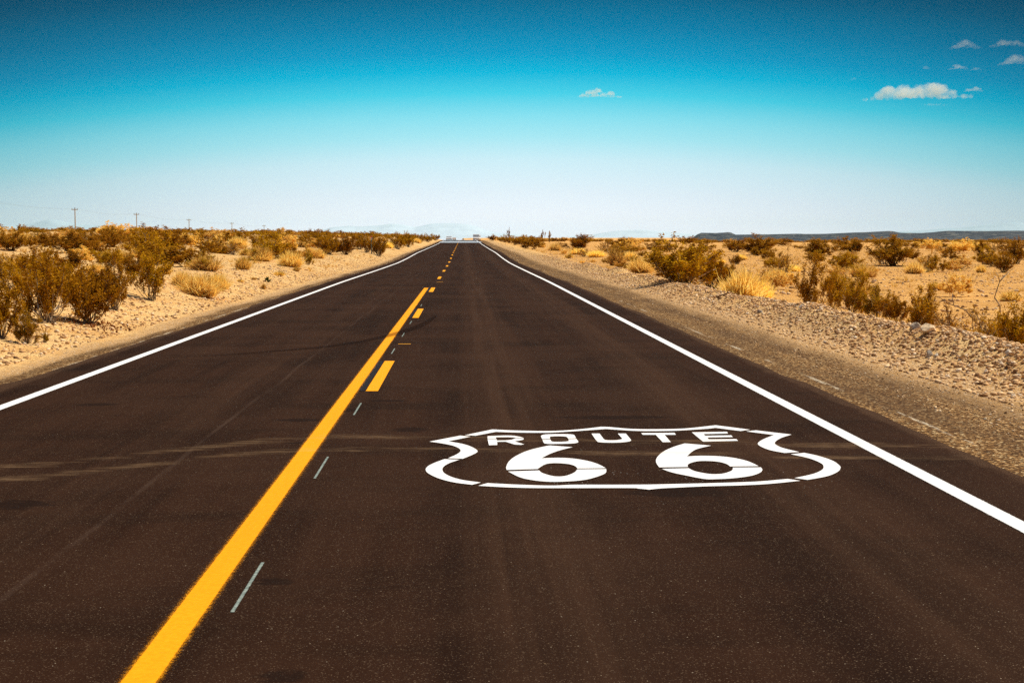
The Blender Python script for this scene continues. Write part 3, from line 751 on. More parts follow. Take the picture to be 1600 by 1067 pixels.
KN = {'creosote': 'creosote_bush', 'dark': 'creosote_bush', 'olive': 'creosote_bush', 'upright': 'creosote_bush', 'sparse': 'dry_shrub', 'wispy': 'wispy_shrub', 'green': 'green_plant',
      'grass': 'grass_tussock', 'brush': 'dry_brush', 'far': 'desert_shrub', 'farstraw': 'dry_grass_clump'}
KC = {'creosote_bush': 'bush', 'dry_shrub': 'shrub', 'wispy_shrub': 'shrub', 'green_plant': 'plant', 'grass_tussock': 'grass clump', 'dry_brush': 'shrub', 'desert_shrub': 'shrub', 'dry_grass_clump': 'grass clump'}
def plant(kind, loc, w, h, label, group=None, var=None, lean=(0, 0)):
    var = random.randrange(5) if var is None else var
    ms = proto_plant(kind, var); nm = KN[kind]
    if len(ms) == 1:
        root = bpy.data.objects.new(nm, ms[0][1]); COL.objects.link(root)
    else:
        root = empty(nm)
        for n_, me in ms:
            o = bpy.data.objects.new(n_, me); COL.objects.link(o); o.parent = root
    root.location = (loc[0], loc[1], loc[2] - .03 * h); root.rotation_euler = (lean[0], lean[1], random.uniform(0, 6.28)); root.scale = (w, w, h)
    tag(root, label, KC[nm], group); return root
def pp(kind, px, py, w, h, label, back=0.0, lean=(0, 0), group=None, nob=None):
    p, d = hit(px, py, berm=(px < 800) if nob is None else not nob)
    if back:
        p = Vector((p.x * (1 + back / d), p.y * (1 + back / d), 0)); p.z = float(T(p.x, p.y)); w *= 1; d2 = p.y / ray(px, py).y
        d = d2
    return plant(kind, p, w * d / F * (1.14 if kind in ('creosote', 'dark', 'upright', 'olive') else 1.04), h * d / F * 1.04, label, group, lean=lean)
PL = [
 # left of the road, near to far
 ('olive', 42, 536, 44, 46, "low olive bush at the front of the roadside thicket"),
 ('creosote', 2, 528, 85, 95, "big creosote bush cut off by the picture edge beside the roadside thicket"),
 ('creosote', 72, 503, 88, 98, "creosote bush standing over the bleached dead branches"),
 ('creosote', 137, 506, 92, 98, "full olive creosote bush with reddish litter at its foot"),
 ('creosote', 178, 484, 54, 78, "creosote bush behind the one with reddish litter"),
 ('upright', 238, 469, 74, 74, "upright dark green bush beside the flattened golden grass"),
 ('olive', 70, 535, 15, 15, "tiny olive seedling alone on the sandy bank"),
 ('grass', 312, 462, 78, 36, "spreading golden grass patch next to the upright dark bush"),
 ('grass', 340, 452, 50, 26, "golden grass at the end of the spreading patch"),
 ('grass', 285, 448, 40, 26, "golden grass tucked behind the upright dark bush"),
 ('brush', 320, 423, 62, 25, "yellow-green brush on the slope above the spreading grass"),
 ('brush', 380, 421, 32, 21, "small round golden-brown bush alone on bare sand"),
 ('green', 418, 441, 11, 7, "tiny bright green plant on the bare sandy bank"),
 ('brush', 412, 452, 9, 9, "tiny straw-coloured plant below the bright green one"),
 ('brush', 436, 431, 22, 7, "flat brown mat of dry stalks on the sandy bank"),
 ('brush', 463, 424, 13, 7, "small dry mat nearer the golden tussock"),
 ('brush', 375, 441, 16, 4, "thin dry mat low on the sand"),
 ('brush', 396, 437, 12, 4, "short dry mat beside the bright green plant"),
 ('creosote', 30, 462, 78, 56, "broad creosote bush behind the big cut-off one"),
 ('creosote', 66, 446, 70, 52, "brown creosote bush in the middle of the thicket"),
 ('dark', 105, 424, 60, 28, "dark bush peeping out behind the thicket"),
 ('dark', 48, 428, 54, 26, "dark bush behind the brown one of the thicket"),
 ('creosote', 8, 434, 50, 34, "creosote bush at the outer end of the thicket's back row"),
 ('grass', 24, 418, 50, 16, "golden grass showing behind the thicket"),
 ('grass', 190, 407, 34, 17, "golden mound of grass on the slope below the long dark thicket"),
 ('grass', 168, 404, 24, 13, "smaller golden mound beside the rounded one"),
 ('dark', 18, 392, 50, 27, "dark bush near the picture edge below the ridge"),
 ('dark', 112, 396, 82, 28, "wide dark bush below the tallest pole"),
 ('dark', 70, 386, 38, 20, "small dark bush beside the wide one below the tallest pole"),
 ('dark', 178, 386, 58, 24, "first dark bush of the long thicket on the slope"),
 ('dark', 225, 399, 74, 34, "biggest dark bush of the long thicket on the slope"),
 ('dark', 268, 390, 60, 28, "last dark bush of the long thicket on the slope"),
 ('grass', 98, 378, 26, 9, "golden tuft above the wide dark bush"),
 ('sparse', 338, 396, 36, 30, "thin grey twiggy shrub on the sandy mound"),
 ('sparse', 364, 398, 36, 18, "low grey shrub beside the thin twiggy one"),
 ('grass', 345, 378, 28, 13, "golden tuft behind the thin twiggy shrub"),
 ('grass', 298, 393, 13, 7, "tiny round tuft on top of the sandy mound"),
 ('creosote', 421, 404, 70, 37, "broad creosote bush behind the golden tussock"),
 ('grass', 455, 417, 48, 27, "bushy golden tussock beside the small dark cactus-like bush"),
 ('grass', 408, 408, 44, 12, "strip of pale grass in front of the broad creosote"),
 ('olive', 482, 414, 15, 22, "small dark bush like a cactus beside the golden tussock"),
 ('wispy', 478, 403, 12, 24, "dark spindly stalk rising behind the cactus-like bush"),
 ('grass', 497, 404, 28, 17, "golden grass behind the cactus-like bush"),
 ('creosote', 514, 398, 42, 32, "creosote bush beside a larger round one on the bank"),
 ('dark', 540, 398, 34, 30, "round dark creosote bush on the bank's edge"),
 ('creosote', 500, 384, 48, 24, "creosote bush on the ridge behind the round dark one"),
 ('creosote', 436, 380, 52, 20, "creosote bush on the ridge behind the broad one"),
 ('creosote', 561, 390, 30, 24, "creosote bush between the round dark one and the marker post"),
 ('creosote', 592, 400, 37, 36, "creosote bush just behind the marker post"),
 ('creosote', 573, 394, 26, 30, "creosote bush just before the marker post"),
 ('creosote', 621, 389, 30, 25, "creosote bush past the marker post"),
 ('creosote', 637, 386, 30, 24, "second creosote bush past the marker post"),
 ('grass', 607, 388, 20, 11, "golden grass between bushes past the marker post"),
 ('grass', 652, 380, 16, 9, "golden grass near the road's crest"),
 ('creosote', 655, 380, 22, 15, "creosote bush before the road's crest"),
 ('creosote', 668, 378, 20, 13, "last but one creosote bush before the crest"),
 ('creosote', 680, 376, 15, 10, "last creosote bush before the crest"),
 ('creosote', 108, 474, 62, 62, "creosote bush filling the gap inside the roadside thicket"),
 ('creosote', 160, 458, 56, 46, "creosote bush at the back of the thicket behind the full bush"),
 ('dark', 208, 434, 44, 34, "dark bush behind the upright one and the thicket"),
 ('grass', 116, 446, 44, 22, "golden grass glowing through the middle of the thicket"),
 ('grass', 62, 418, 44, 15, "golden grass strip behind the brown thicket bush"),
 ('grass', 150, 426, 40, 15, "golden grass on the slope between thicket and long dark row"),
 ('grass', 256, 428, 34, 16, "golden grass behind the upright dark bush on the slope"),
 # right of the road
 ('creosote', 1068, 450, 122, 80, "largest creosote bush of all with pale stems, above the berm"),
 ('creosote', 1112, 452, 60, 58, "creosote bush with arching pale stems beside the golden tussock"),
 ('grass', 1160, 470, 84, 54, "large glowing golden tussock on the berm"),
 ('grass', 1188, 470, 52, 36, "golden tussock leaning against the large glowing one"),
 ('dark', 1134, 440, 40, 34, "dark bush half hidden behind the large golden tussock"),
 ('upright', 1268, 490, 64, 76, "tall dark upright creosote bush above the berm"),
 ('upright', 1300, 488, 46, 64, "upright creosote bush touching the tall dark one"),
 ('creosote', 1332, 493, 52, 62, "olive creosote bush in the middle of the row above the berm"),
 ('olive', 1368, 496, 48, 46, "yellow-green low bush in the row above the berm"),
 ('creosote', 1400, 506, 54, 46, "brown low bush at the end of the row above the berm"),
 ('creosote', 1438, 520, 64, 62, "creosote bush directly behind the pale boulder"),
 ('sparse', 1480, 528, 66, 52, "sprawling half-bare shrub past the pale boulder"),
 ('sparse', 1532, 545, 72, 60, "half-bare shrub under the long crooked branch"),
 ('creosote', 1590, 560, 76, 92, "outermost creosote bush above the berm, cut by the frame"),
 ('creosote', 1558, 548, 44, 46, "brown bush beside the outermost creosote"),
 ('sparse', 1224, 434, 58, 42, "grey leafless shrub on the flat behind the golden tussock"),
 ('creosote', 1316, 425, 54, 32, "brown shrub behind the tall dark creosote"),
 ('olive', 1280, 409, 22, 16, "dark green shrub top behind the tall dark creosote"),
 ('dark', 1396, 416, 82, 40, "biggest dark bush out on the flat"),
 ('sparse', 1452, 425, 52, 28, "scraggy shrub beside the biggest dark bush on the flat"),
 ('dark', 1185, 398, 62, 30, "dark bush on the flat below the long lava ridge"),
 ('dark', 1150, 394, 36, 18, "small dark bush beside the one below the lava ridge"),
 ('dark', 1275, 401, 62, 24, "brown bush on the flat nearer the biggest dark one"),
 ('dark', 1330, 396, 48, 18, "low brown bush on the flat before the biggest dark one"),
 ('grass', 1533, 426, 20, 13, "small straw tuft on the far sandy flat"),
 ('dark', 1530, 398, 18, 20, "small upright bush alone on the far sand"),
 ('sparse', 1553, 394, 24, 13, "low round shrub next to the upright one on far sand"),
 ('dark', 1588, 412, 34, 33, "dark bush at the frame's edge on the far flat"),
 ('dark', 1568, 426, 34, 28, "slanting bush in front of the dark one at the frame's edge"),
 ('sparse', 1500, 423, 52, 9, "flat line of dry scrub across the far sand"),
 ('sparse', 1425, 424, 20, 7, "low scrub at the end of the flat line"),
 ('grass', 1001, 427, 50, 27, "golden grass before the largest creosote bush"),
 ('brush', 964, 415, 36, 26, "golden brush with dark core on the berm"),
 ('grass', 985, 408, 28, 17, "golden grass behind the brush with dark core"),
 ('grass', 932, 402, 36, 12, "low golden grass along the berm"),
 ('grass', 905, 398, 36, 11, "low golden grass in front of the dark round bush"),
 ('dark', 903, 391, 48, 22, "dark round bush by the road beyond the golden grass"),
 ('grass', 868, 392, 24, 14, "golden tussock by the road before the dark round bush"),
 ('grass', 846, 387, 16, 10, "golden tussock nearest the far road crest"),
 ('sparse', 945, 394, 26, 17, "grey shrub behind the low golden grass"),
 ('dark', 975, 391, 26, 14, "brown shrub on the flat behind the golden brush"),
 ('creosote', 806, 382, 22, 12, "first creosote bush in the row from the far crest"),
 ('creosote', 822, 382, 22, 13, "second creosote bush in the row from the far crest"),
 ('creosote', 840, 383, 26, 14, "third creosote bush in the row from the far crest"),
 ('creosote', 788, 379, 22, 12, "creosote bush right on the far crest past the tall wisp"),
 ('creosote', 770, 376, 18, 10, "creosote bush beside the white vehicle at the crest"),
 ('wispy', 795, 377, 8, 19, "tall thin wisp above the far crest"),
 ('wispy', 848, 379, 10, 18, "pale wispy stalk over the far roadside row"),
 ('wispy', 858, 379, 9, 17, "second wispy stalk over the far roadside row"),
]
for e in PL:
    pp(*e)
# ridge and plain scrub
ridge_label = {"far_l": ("small dark shrub among many along the slope on the side of the poles", "scrub on the slope and ridge below the poles"),
               "far_r": ("small brown shrub among many on the wide flat before the lava ridge", "scrub on the flat before the lava ridge"),
               "near_r": ("low golden or brown tuft among many along the berm's back", "tufts behind the gravel berm")}
def fill(n, key, xf, yf, wr, hr, kinds, seed):
    rs = random.Random(seed); lab, grp = ridge_label[key]; placed = 0
    while placed < n:
        x, y = xf(rs), yf(rs)
        if abs(x - (-.5)) < 7.5: continue
        kind = rs.choice(kinds); w = rs.uniform(*wr); h = w * rs.uniform(*hr)
        plant(kind, (x, y, float(T(x, y))), w, h, lab, grp, rs.randrange(5)); placed += 1
fill(105, "far_l", lambda r: -r.uniform(8, 78), lambda r: r.uniform(85, 290), (1.2, 3.6), (.24, .40), ['far', 'far', 'far', 'farstraw'], 5)
fill(60, "far_l", lambda r: -8 - r.random() ** 1.3 * 26, lambda r: r.uniform(38, 110), (.7, 2.2), (.32, .5), ['far', 'farstraw', 'far'], 6)
fill(140, "far_r", lambda r: r.uniform(8, 170), lambda r: r.uniform(120, 400), (1.4, 4.2), (.25, .42), ['far', 'far', 'far', 'farstraw'], 7)
fill(26, "far_r", lambda r: r.uniform(14, 60), lambda r: r.uniform(70, 150), (.6, 1.8), (.4, .6), ['far', 'farstraw'], 8)
fill(22, "near_r", lambda r: r.uniform(7.2, 12), lambda r: r.uniform(40, 170), (.4, 1.1), (.4, .7), ['farstraw', 'farstraw', 'far'], 9)
ridge_label["near_l"] = ("brown or golden scrub among many on the sandy slope behind the roadside bushes", "scrub on the sandy slope")
ridge_label["mid_r"] = ("low brown scrub among many on the flat just behind the gravel berm", "scrub on the flat behind the berm")
fill(24, "near_l", lambda r: -9.5 - r.random() ** 1.2 * 24, lambda r: r.uniform(24, 90), (1.2, 2.6), (.38, .55), ['dark', 'creosote', 'far'], 21)
fill(70, "near_l", lambda r: -8.5 - r.random() ** 1.2 * 20, lambda r: r.uniform(24, 90), (.5, 1.6), (.35, .55), ['grass', 'farstraw', 'grass', 'brush'], 22)
fill(36, "mid_r", lambda r: 8.5 + r.random() ** 1.2 * 34, lambda r: r.uniform(30, 120), (.9, 2.4), (.36, .5), ['dark', 'sparse', 'far', 'creosote'], 23)
fill(40, "mid_r", lambda r: 7.6 + r.random() * 14, lambda r: r.uniform(24, 110), (.5, 1.3), (.4, .55), ['grass', 'farstraw', 'brush'], 24)
# continuous fringe of scrub that closes the far horizon (one mass)
def fringe(name, pts):
    V, Fc = [], []; n0 = 0; rs = np.random.default_rng(12)
    ms = [proto_plant('far', k_)[0][1] for k_ in range(3)]
    arr = []
    for me in ms:
        a = np.zeros(len(me.vertices) * 3, dtype=np.float32); me.vertices.foreach_get('co', a); a = a.reshape(-1, 4, 3); arr.append(a)
    for x, y, w, h in pts:
        a = arr[rs.integers(3)]; a = a[rs.random(len(a)) < .16].copy(); cen_ = a.mean(1, keepdims=True); a = cen_ + (a - cen_) * 2.2
        a = a * np.array([w, w, h]) + np.array([x, y, float(T(x, y))]); V.append(a.reshape(-1, 3)); Fc.append(np.arange(len(a) * 4).reshape(-1, 4) + n0); n0 += len(a) * 4
    return tag(mesh_obj(name, np.concatenate(V), np.concatenate(Fc), M_LEAFD), kind='stuff')
rf_ = random.Random(3); pts = []
for i in range(420):
    y = rf_.uniform(250, 330); pts.append((-rf_.uniform(10, 130), y, rf_.uniform(1.2, 3.2), rf_.uniform(.5, 1.1)))
for i in range(620):
    y = rf_.uniform(360, 520); pts.append((rf_.uniform(12, 260), y, rf_.uniform(1.5, 4.5), rf_.uniform(.5, 1.2)))
fringe("distant_scrub", pts)

# bare and bleached branches
def crooked(mb, p0, p1, r0, r1, seed, jit=.12, k_=7, sides=5):
    r = random.Random(seed); p0, p1 = Vector(p0), Vector(p1); L = (p1 - p0).length; pts = []
    for i in range(k_):
        t = i / (k_ - 1); o_ = Vector((r.uniform(-1, 1), r.uniform(-1, 1), r.uniform(-1, 1))) * L * jit * (0 if i in (0, k_ - 1) else 1)
        pts.append(p0.lerp(p1, t) + o_)
    mb.tube(pts, [r0 + (r1 - r0) * i / (k_ - 1) for i in range(k_)], sides); return pts
def branch_thing(name, base_px, segs, r, m, label, seed, nob=True, cat="branch"):
    """segs: pixel polylines at the distance of the base, thickness r in metres"""
    p, d = hit(*base_px, berm=not nob); Yb = p.y; mb = MB(); rr = random.Random(seed)
    for s_i, seg in enumerate(segs):
        pts = []
        for i, (px, py) in enumerate(seg):
            q_ = at_dist(px, py, Yb + rr.uniform(-.12, .12) + s_i * .03); pts.append(q_ - p)
        if s_i == 0: pts[0] = Vector((0, 0, -.03))
        k_ = len(pts); mb.tube(pts, [r * (1 if s_i == 0 else .6) * (1 - .7 * i / (k_ - 1)) for i in range(k_)], 5)
    o = mb.build(name, m); o.location = p; tag(o, label, cat); return o
branch_thing("dead_branch", (1580, 545), [[(1553, 520), (1551, 508), (1563, 492), (1562, 477), (1554, 465), (1556, 458), (1562, 440), (1570, 430)], [(1562, 440), (1566, 436), (1577, 424), (1586, 418)], [(1562, 440), (1559, 430), (1557, 426)]],
             .016, M_TWIG, "tall crooked bare branch rising above the outer bushes", 1)
branch_thing("dead_branch", (1545, 540), [[(1540, 518), (1530, 508), (1519, 497), (1508, 484), (1496, 479), (1484, 475), (1470, 466), (1462, 463)], [(1508, 484), (1520, 483), (1532, 492), (1540, 498)], [(1490, 477), (1489, 468), (1488, 460)]],
             .015, M_TWIG, "long grey branch arching over the half-bare shrubs", 2)
branch_thing("dead_branch", (1500, 524), [[(1500, 516), (1490, 508), (1478, 502), (1466, 497), (1456, 492), (1446, 490)], [(1478, 502), (1470, 508), (1462, 512)]],
             .012, M_TWIG, "short grey branch lying just past the pale boulder", 3)
branch_thing("dead_branch", (1437, 500), [[(1437, 501), (1434, 493), (1430, 486), (1426, 477)], [(1434, 493), (1436, 484), (1434, 476)]], .012, M_PALE, "forked pale twig behind the pale boulder", 4)
branch_thing("dead_branch", (1600, 530), [[(1600, 516), (1590, 515), (1580, 520), (1570, 528), (1562, 534)]], .014, M_PALE, "pale twig hooking in front of the outermost bush", 5)
branch_thing("dead_branch", (1078, 449), [[(1079, 449), (1084, 440), (1092, 433), (1102, 428), (1112, 422), (1118, 421)], [(1084, 440), (1096, 438), (1106, 437)], [(1079, 449), (1080, 436), (1084, 424), (1092, 416)], [(1088, 447), (1098, 442), (1108, 441)]],
             .022, M_PALE, "bleached arching stems at the foot of the largest creosote", 6)
branch_thing("dead_branch", (1068, 447), [[(1068, 447), (1066, 438), (1060, 430)], [(1067, 440), (1070, 432), (1070, 425)], [(1066, 446), (1058, 438)]], .018, M_PALE, "short pale stems of the largest creosote bush", 7)
branch_thing("dead_branch", (78, 503), [[(78, 502), (80, 493), (86, 484), (92, 476), (96, 470)], [(86, 484), (96, 478), (108, 474), (116, 485)], [(80, 493), (90, 487), (94, 470), (98, 450)], [(82, 498), (96, 496), (106, 493)]],
             .020, M_PALE, "bleached forked dead branch under the roadside thicket", 8, False)
branch_thing("dead_branch", (70, 503), [[(70, 503), (63, 494), (60, 482), (58, 468)], [(63, 494), (52, 484), (44, 478)]], .022, M_PALE, "bleached stump-like stems beside the forked dead branch", 9, False)
branch_thing("dead_branch", (38, 512), [[(38, 508), (30, 500), (22, 490), (18, 483)], [(34, 506), (38, 494), (30, 486)]], .016, M_PALE, "pale twigs showing through the low olive bush", 10, False)
branch_thing("fallen_branch", (1125, 468), [[(1108, 468), (1120, 464), (1132, 460), (1140, 457)], [(1120, 464), (1128, 466)]], .030, M_DARKTWIG, "dark fallen branch lying on the gravel below the golden tussock", 11, False)
M_RED = simple("reddish_wood", (.42, .16, .04), .9, .1, .3, 10)
branch_thing("fallen_twig", (1500, 571), [[(1484, 573), (1494, 572), (1504, 569), (1516, 568)]], .010, M_RED, "reddish twig lying at the foot of the berm", 12, False)
branch_thing("fallen_twig", (1508, 546), [[(1497, 549), (1502, 546), (1508, 543)]], .010, M_PALE, "short white twig on the berm slope", 13, False)
branch_thing("fallen_twig", (150, 512), [[(135, 506), (142, 509), (149, 513)], [(142, 509), (150, 506)]], .014, M_PALE, "pale twig in the reddish litter under the full bush", 14, False)
# reddish litter at the foot of the bush
cp, cdist = hit(148, 508)
rs = np.random.default_rng(4); N = 260
cc2 = np.stack([cp.x + rs.normal(0, .32, N), cp.y + rs.normal(0, .45, N), np.zeros(N)], 1); cc2[:, 2] = T(cc2[:, 0], cc2[:, 1]) + .02
sv_, sf_ = stubble(); tag(mesh_obj('dry_grass', sv_, sf_, M_STRAWD), kind='stuff')
lv, lf = leaves(cc2, .028, rs, 2.2)
M_LITTER = leaf_material("dead_leaf", [(.10, .035, .01), (.25, .08, .018), (.45, .17, .04)], .1)
tag(mesh_obj("leaf_litter", lv, lf, M_LITTER), kind='stuff')

# ------------------------------------------------------------------ marker posts
M_POST = simple("weathered_metal", (.16, .20, .17), .6, .4, .2, 5)
M_RW = simple("red_reflector", (.75, .10, .05), .4, .5, .1, 5)
M_WP = simple("post_white", (.78, .76, .72), .6, .3, .1, 5)
p, d = hit(580.5, 397)
mp = tag(empty("marker_post", p), "thin grey-green roadside marker post with red and white top", "post")
hh = 27.5 * d / F
mb = MB(); mb.prism([(-.03, -.1), (.03, -.1), (.03, hh * .80), (-.03, hh * .80)], -.035, .035); mb.build("post", M_POST, mp)
mb = MB(); mb.box((0, -.004, hh * .86), (.095, .05, hh * .12)); mb.build("white_plate", M_WP, mp)
mb = MB(); mb.box((0, -.004, hh * .96), (.10, .052, hh * .08)); mb.build("red_cap", M_RW, mp)
mb = MB(); mb.tube([(0, -.034, hh * .865), (0, -.042, hh * .865)], [.028, .028], 12); mb.build("reflector", M_RW, mp)
M_YP = simple("yellow_plastic", (.80, .45, .05), .5, .35, .1, 5)
p, d = hit(1456, 397, False); hh = 16 * d / F
yp = tag(empty("marker_post", p), "short yellow post standing out on the flat beside dark bushes", "post")
mb = MB(); mb.tube([(0, 0, -.1), (0, 0, hh * .92)], [.04 * d / 100, .04 * d / 100], 8); mb.build("post", M_YP, yp)
mb = MB(); mb.tube([(0, 0, hh * .92), (0, 0, hh * .97), (0, 0, hh)], [.048 * d / 100, .044 * d / 100, .015 * d / 100], 8); mb.build("cap", M_YP, yp)

# ------------------------------------------------------------------ utility poles and wires
M_WOOD = simple("hazed_pole_wood", (.48, .46, .43), .9, .1, .2, 2)  # wood paled to a light grey, painting in the haze over the poles
M_GLS = simple("insulator_glass", (.25, .33, .32), .3, .5, .1, 5)
M_WIRE = simple("wire_metal", (.16, .16, .16), .6, .3, .1, 5)
poles = [(117, 325.5), (213.3, 333.5), (295.3, 342.5), (362.3, 348.0), (412.5, 352)]
LX = -121.0; tops = []
pn = ["tallest and nearest utility pole of the far row", "second utility pole after the tallest one", "middle utility pole of the far row", "fourth utility pole, small and faint on the ridge", "faintest utility pole, nearest to the road"]
for i, (px, py) in enumerate(poles):
    d = ray(px, py); t = LX / d.x; tp = CP + d * t; g = float(T(tp.x, tp.y)); g = min(g, tp.z - 8)
    r0 = empty("utility_pole", (tp.x, tp.y, g)); tag(r0, pn[i], "utility pole", "utility poles in a row along the ridge")
    H_ = tp.z - g
    mb = MB(); mb.tube([(0, 0, -.5), (0, 0, H_ * .5), (0, 0, H_)], [.20, .18, .15], 10); mb.build("shaft", M_WOOD, r0)
    mb = MB(); mb.box((0, -.26, H_ - .45), (2.0, .14, .22)); mb.build("crossarm", M_WOOD, r0)
    for s_ in (-.85, 0, .85):
        mb = MB(); z0 = H_ - .3 if s_ else H_; mb.tube([(s_, -.26 if s_ else 0, z0), (s_, -.26 if s_ else 0, z0 + .12), (s_, -.26 if s_ else 0, z0 + .3)], [.06, .11, .05], 8); mb.build("insulator", M_GLS, r0)
    tops.append((tp.x, tp.y, tp.z))
x0, y0, z0 = tops[0]; tops = [(x0, y0 - 95, z0 + 1.0)] + tops
wl = ["sagging wire run on the near ends of the pole crossarms", "sagging wire run on the far ends of the pole crossarms"]
for j, s_ in enumerate((.85, -.85)):
    mb = MB()
    for (xa, ya, za), (xb, yb, zb) in zip(tops[:-1], tops[1:]):
        pts = [(xa + (xb - xa) * t + s_, ya + (yb - ya) * t - .26, za + (zb - za) * t - .05 - 2.0 * 4 * t * (1 - t) * .5) for t in np.linspace(0, 1, 13)]
        mb.tube(pts, [.008] * 13, 5, False)
    tag(mb.build("power_line", M_WIRE), wl[j], "wire", "wires on the pole row")

# ------------------------------------------------------------------ vehicles at the crest
M_CARW = simple("white_car_paint", (.80, .80, .80), .35, .5, .04, 2)
M_GLASS = simple("tinted_glass", (.30, .33, .36), .08, .6, .1, 2)
M_TYRE = simple("tyre_rubber", (.03, .028, .026), .9, .1, .2, 5)
M_TAN = simple("tan_panel", (.55, .36, .24), .6, .3, .1, 2)
M_LAMP = simple("lamp_glass", (.75, .75, .7), .15, .6, .05, 2)
def vehicle(name, loc, Wd, Ht, Ln, roofs, label, cat, colour):
    r0 = tag(empty(name, loc), label, cat)
    mb = MB(); h0 = .45
    mb.prism([(-Ln / 2, h0), (Ln / 2, h0), (Ln / 2, Ht), (-Ln / 2 + roofs, Ht), (-Ln / 2 + roofs * .55, Ht * .58), (-Ln / 2, Ht * .50)], -Wd / 2, Wd / 2)
    mb.build("body", colour, r0)
    a = Vector((0, -Ln / 2 + roofs, Ht)); b = Vector((0, -Ln / 2 + roofs * .55, Ht * .58))
    m1 = a.lerp(b, .3); m2 = a.lerp(b, .8); o_ = Vector((0, -.012, .008))
    mesh_obj("windscreen", [tuple(m1 + o_ + Vector((-Wd * .43, 0, 0))), tuple(m1 + o_ + Vector((Wd * .43, 0, 0))), tuple(m2 + o_ + Vector((Wd * .45, 0, 0))), tuple(m2 + o_ + Vector((-Wd * .45, 0, 0)))], [(0, 3, 2, 1)], M_GLASS, r0)
    for sx in (-1, 1):
        mb = MB(); mb.tube([(sx * Wd * .36, -Ln / 2 - .02, Ht * .40), (sx * Wd * .36, -Ln / 2 + .02, Ht * .40)], [.10, .10], 10); mb.build("headlight", M_LAMP, r0)
        for yy_ in (-Ln * .32, Ln * .32):
            mb = MB(); mb.tube([(sx * (Wd / 2 - .12) - .11, yy_, .36), (sx * (Wd / 2 - .12) + .11, yy_, .36)], [.36, .36], 14); mb.build("wheel", M_TYRE, r0)
    mb = MB(); mb.box((0, -Ln / 2 - .03, h0 + .02), (Wd * .96, .09, .18)); mb.build("bumper", M_TYRE, r0)
Yv = 560
def vloc(px, Y): q_ = at_dist(px, 371, Y); return (q_.x, q_.y, float(T(q_.x, q_.y)))
def vh(loc, py): return at_dist(724, py, loc[1]).z - loc[2]
l1 = vloc(701.5, 470); vehicle("white_van", l1, 1.9, vh(l1, 369), 5.0, 1.6, "tiny white van beyond the road's crest on the poles' side", "van", M_CARW)
l2 = vloc(744, 520); vehicle("white_truck", l2, 2.3, vh(l2, 366.3), 7.0, 1.4, "tiny tall white truck beyond the crest on the berm's side", "truck", M_CARW)
l3 = vloc(709.7, 480); vehicle("tan_car", l3, 1.2, vh(l3, 371.3), 4.2, 1.8, "tiny reddish car beside the white van past the crest", "car", M_TAN)
l4 = vloc(748.6, 520); vehicle("white_car", l4, 1.1, vh(l4, 367.3), 4.4, 1.8, "tiny white car beside the tall truck past the crest", "car", M_CARW)

# ------------------------------------------------------------------ lava ridge, crater hill, far mountains
def hazed_basalt():
    m, n = mat("hazed_basalt")
    P = n.node('ShaderNodeNewGeometry').outputs['Position']
    f = n.noise(n.scl(P, 1, .5, 8), .035, 8, .75); f2 = n.noise(n.scl(P, .8, .4, 12), .06, 8, .72)
    c_ = n.mix(n.rng(f, .4, .65), (.018, .024, .036, 1), (.065, .076, .090, 1))  # bluish tint of the air mixed into the dark rock colour
    c_ = n.mix(n.rng(f2, .54, .64, 0, .8), c_, (.30, .28, .22, 1))
    out(n, principled(n, c_, .95, .1)); return m
M_BAS = hazed_basalt()
def top_profile(pts, px): return np.interp(px, [a for a, _ in pts], [b for _, b in pts])
def band(name, Y0, Y1, prof, rows, m, zlow, noise_a, px0, px1, npx=260):
    """terrain band whose skyline, at distance Y1, stands at the given heights"""
    pxs = np.linspace(px0, px1, npx); v = []
    for j in range(rows + 1):
        t = j / rows; Y = Y0 + (Y1 - Y0) * t
        for px in pxs:
            q1 = at_dist(px, float(top_profile(prof, px)), Y1); q_ = at_dist(px, 371, Y)
            zt = zlow + (q1.z - zlow) * (t ** .8)
            zt += noise_a * float(fbm(px / 14, t * 9, 5, 3)) * math.sin(min(1, t * 1.02) * math.pi)
            v.append((q_.x, q_.y, zt))
    for px in pxs:                                   # back slope
        q_ = at_dist(px, 371, Y1 * 1.2); v.append((q_.x, q_.y, zlow))
    i = (np.arange(rows + 1)[:, None] * npx + np.arange(npx - 1)[None]).ravel()
    return mesh_obj(name, v, np.stack([i, i + 1, i + npx + 1, i + npx], 1), m, smooth=False)
lava = [(1000, 377), (1060, 375), (1100, 372), (1135, 367.5), (1150, 366.8), (1180, 366.5), (1200, 366.3), (1245, 365.3), (1260, 365.8), (1290, 365.5), (1330, 363.6), (1355, 362.8), (1388, 361.0), (1396, 361.5), (1406, 364), (1440, 364.2), (1456, 363.2), (1470, 361.6), (1480, 360.8), (1500, 361), (1540, 361.3), (1585, 360.6), (1620, 361), (1800, 362), (2200, 366)]
tag(band("lava_ridge", 1500, 2900, lava, 24, M_BAS, -14, 2.2, 1000, 2200), kind='structure')
crater = [(1068, 376), (1082, 371.5), (1090, 366), (1096, 363.8), (1103, 364), (1118, 364.2), (1130, 363.6), (1137, 362.9), (1142, 363.4), (1150, 367.2), (1162, 370), (1175, 376)]
tag(band("crater_hill", 3000, 3250, crater, 14, M_BAS, -16, 1.2, 1068, 1175, 70), kind='structure')
M_MTN = simple("hazed_mountain_rock", (.50, .60, .70), .95, .1, .06, .002)  # distance haze put into the colour as a pale blue
M_MTN2 = simple("dimmer_hazed_mountain_rock", (.36, .46, .54), .95, .1, .06, .002)  # same painted haze, dimmer to suit the darker sides of the sky
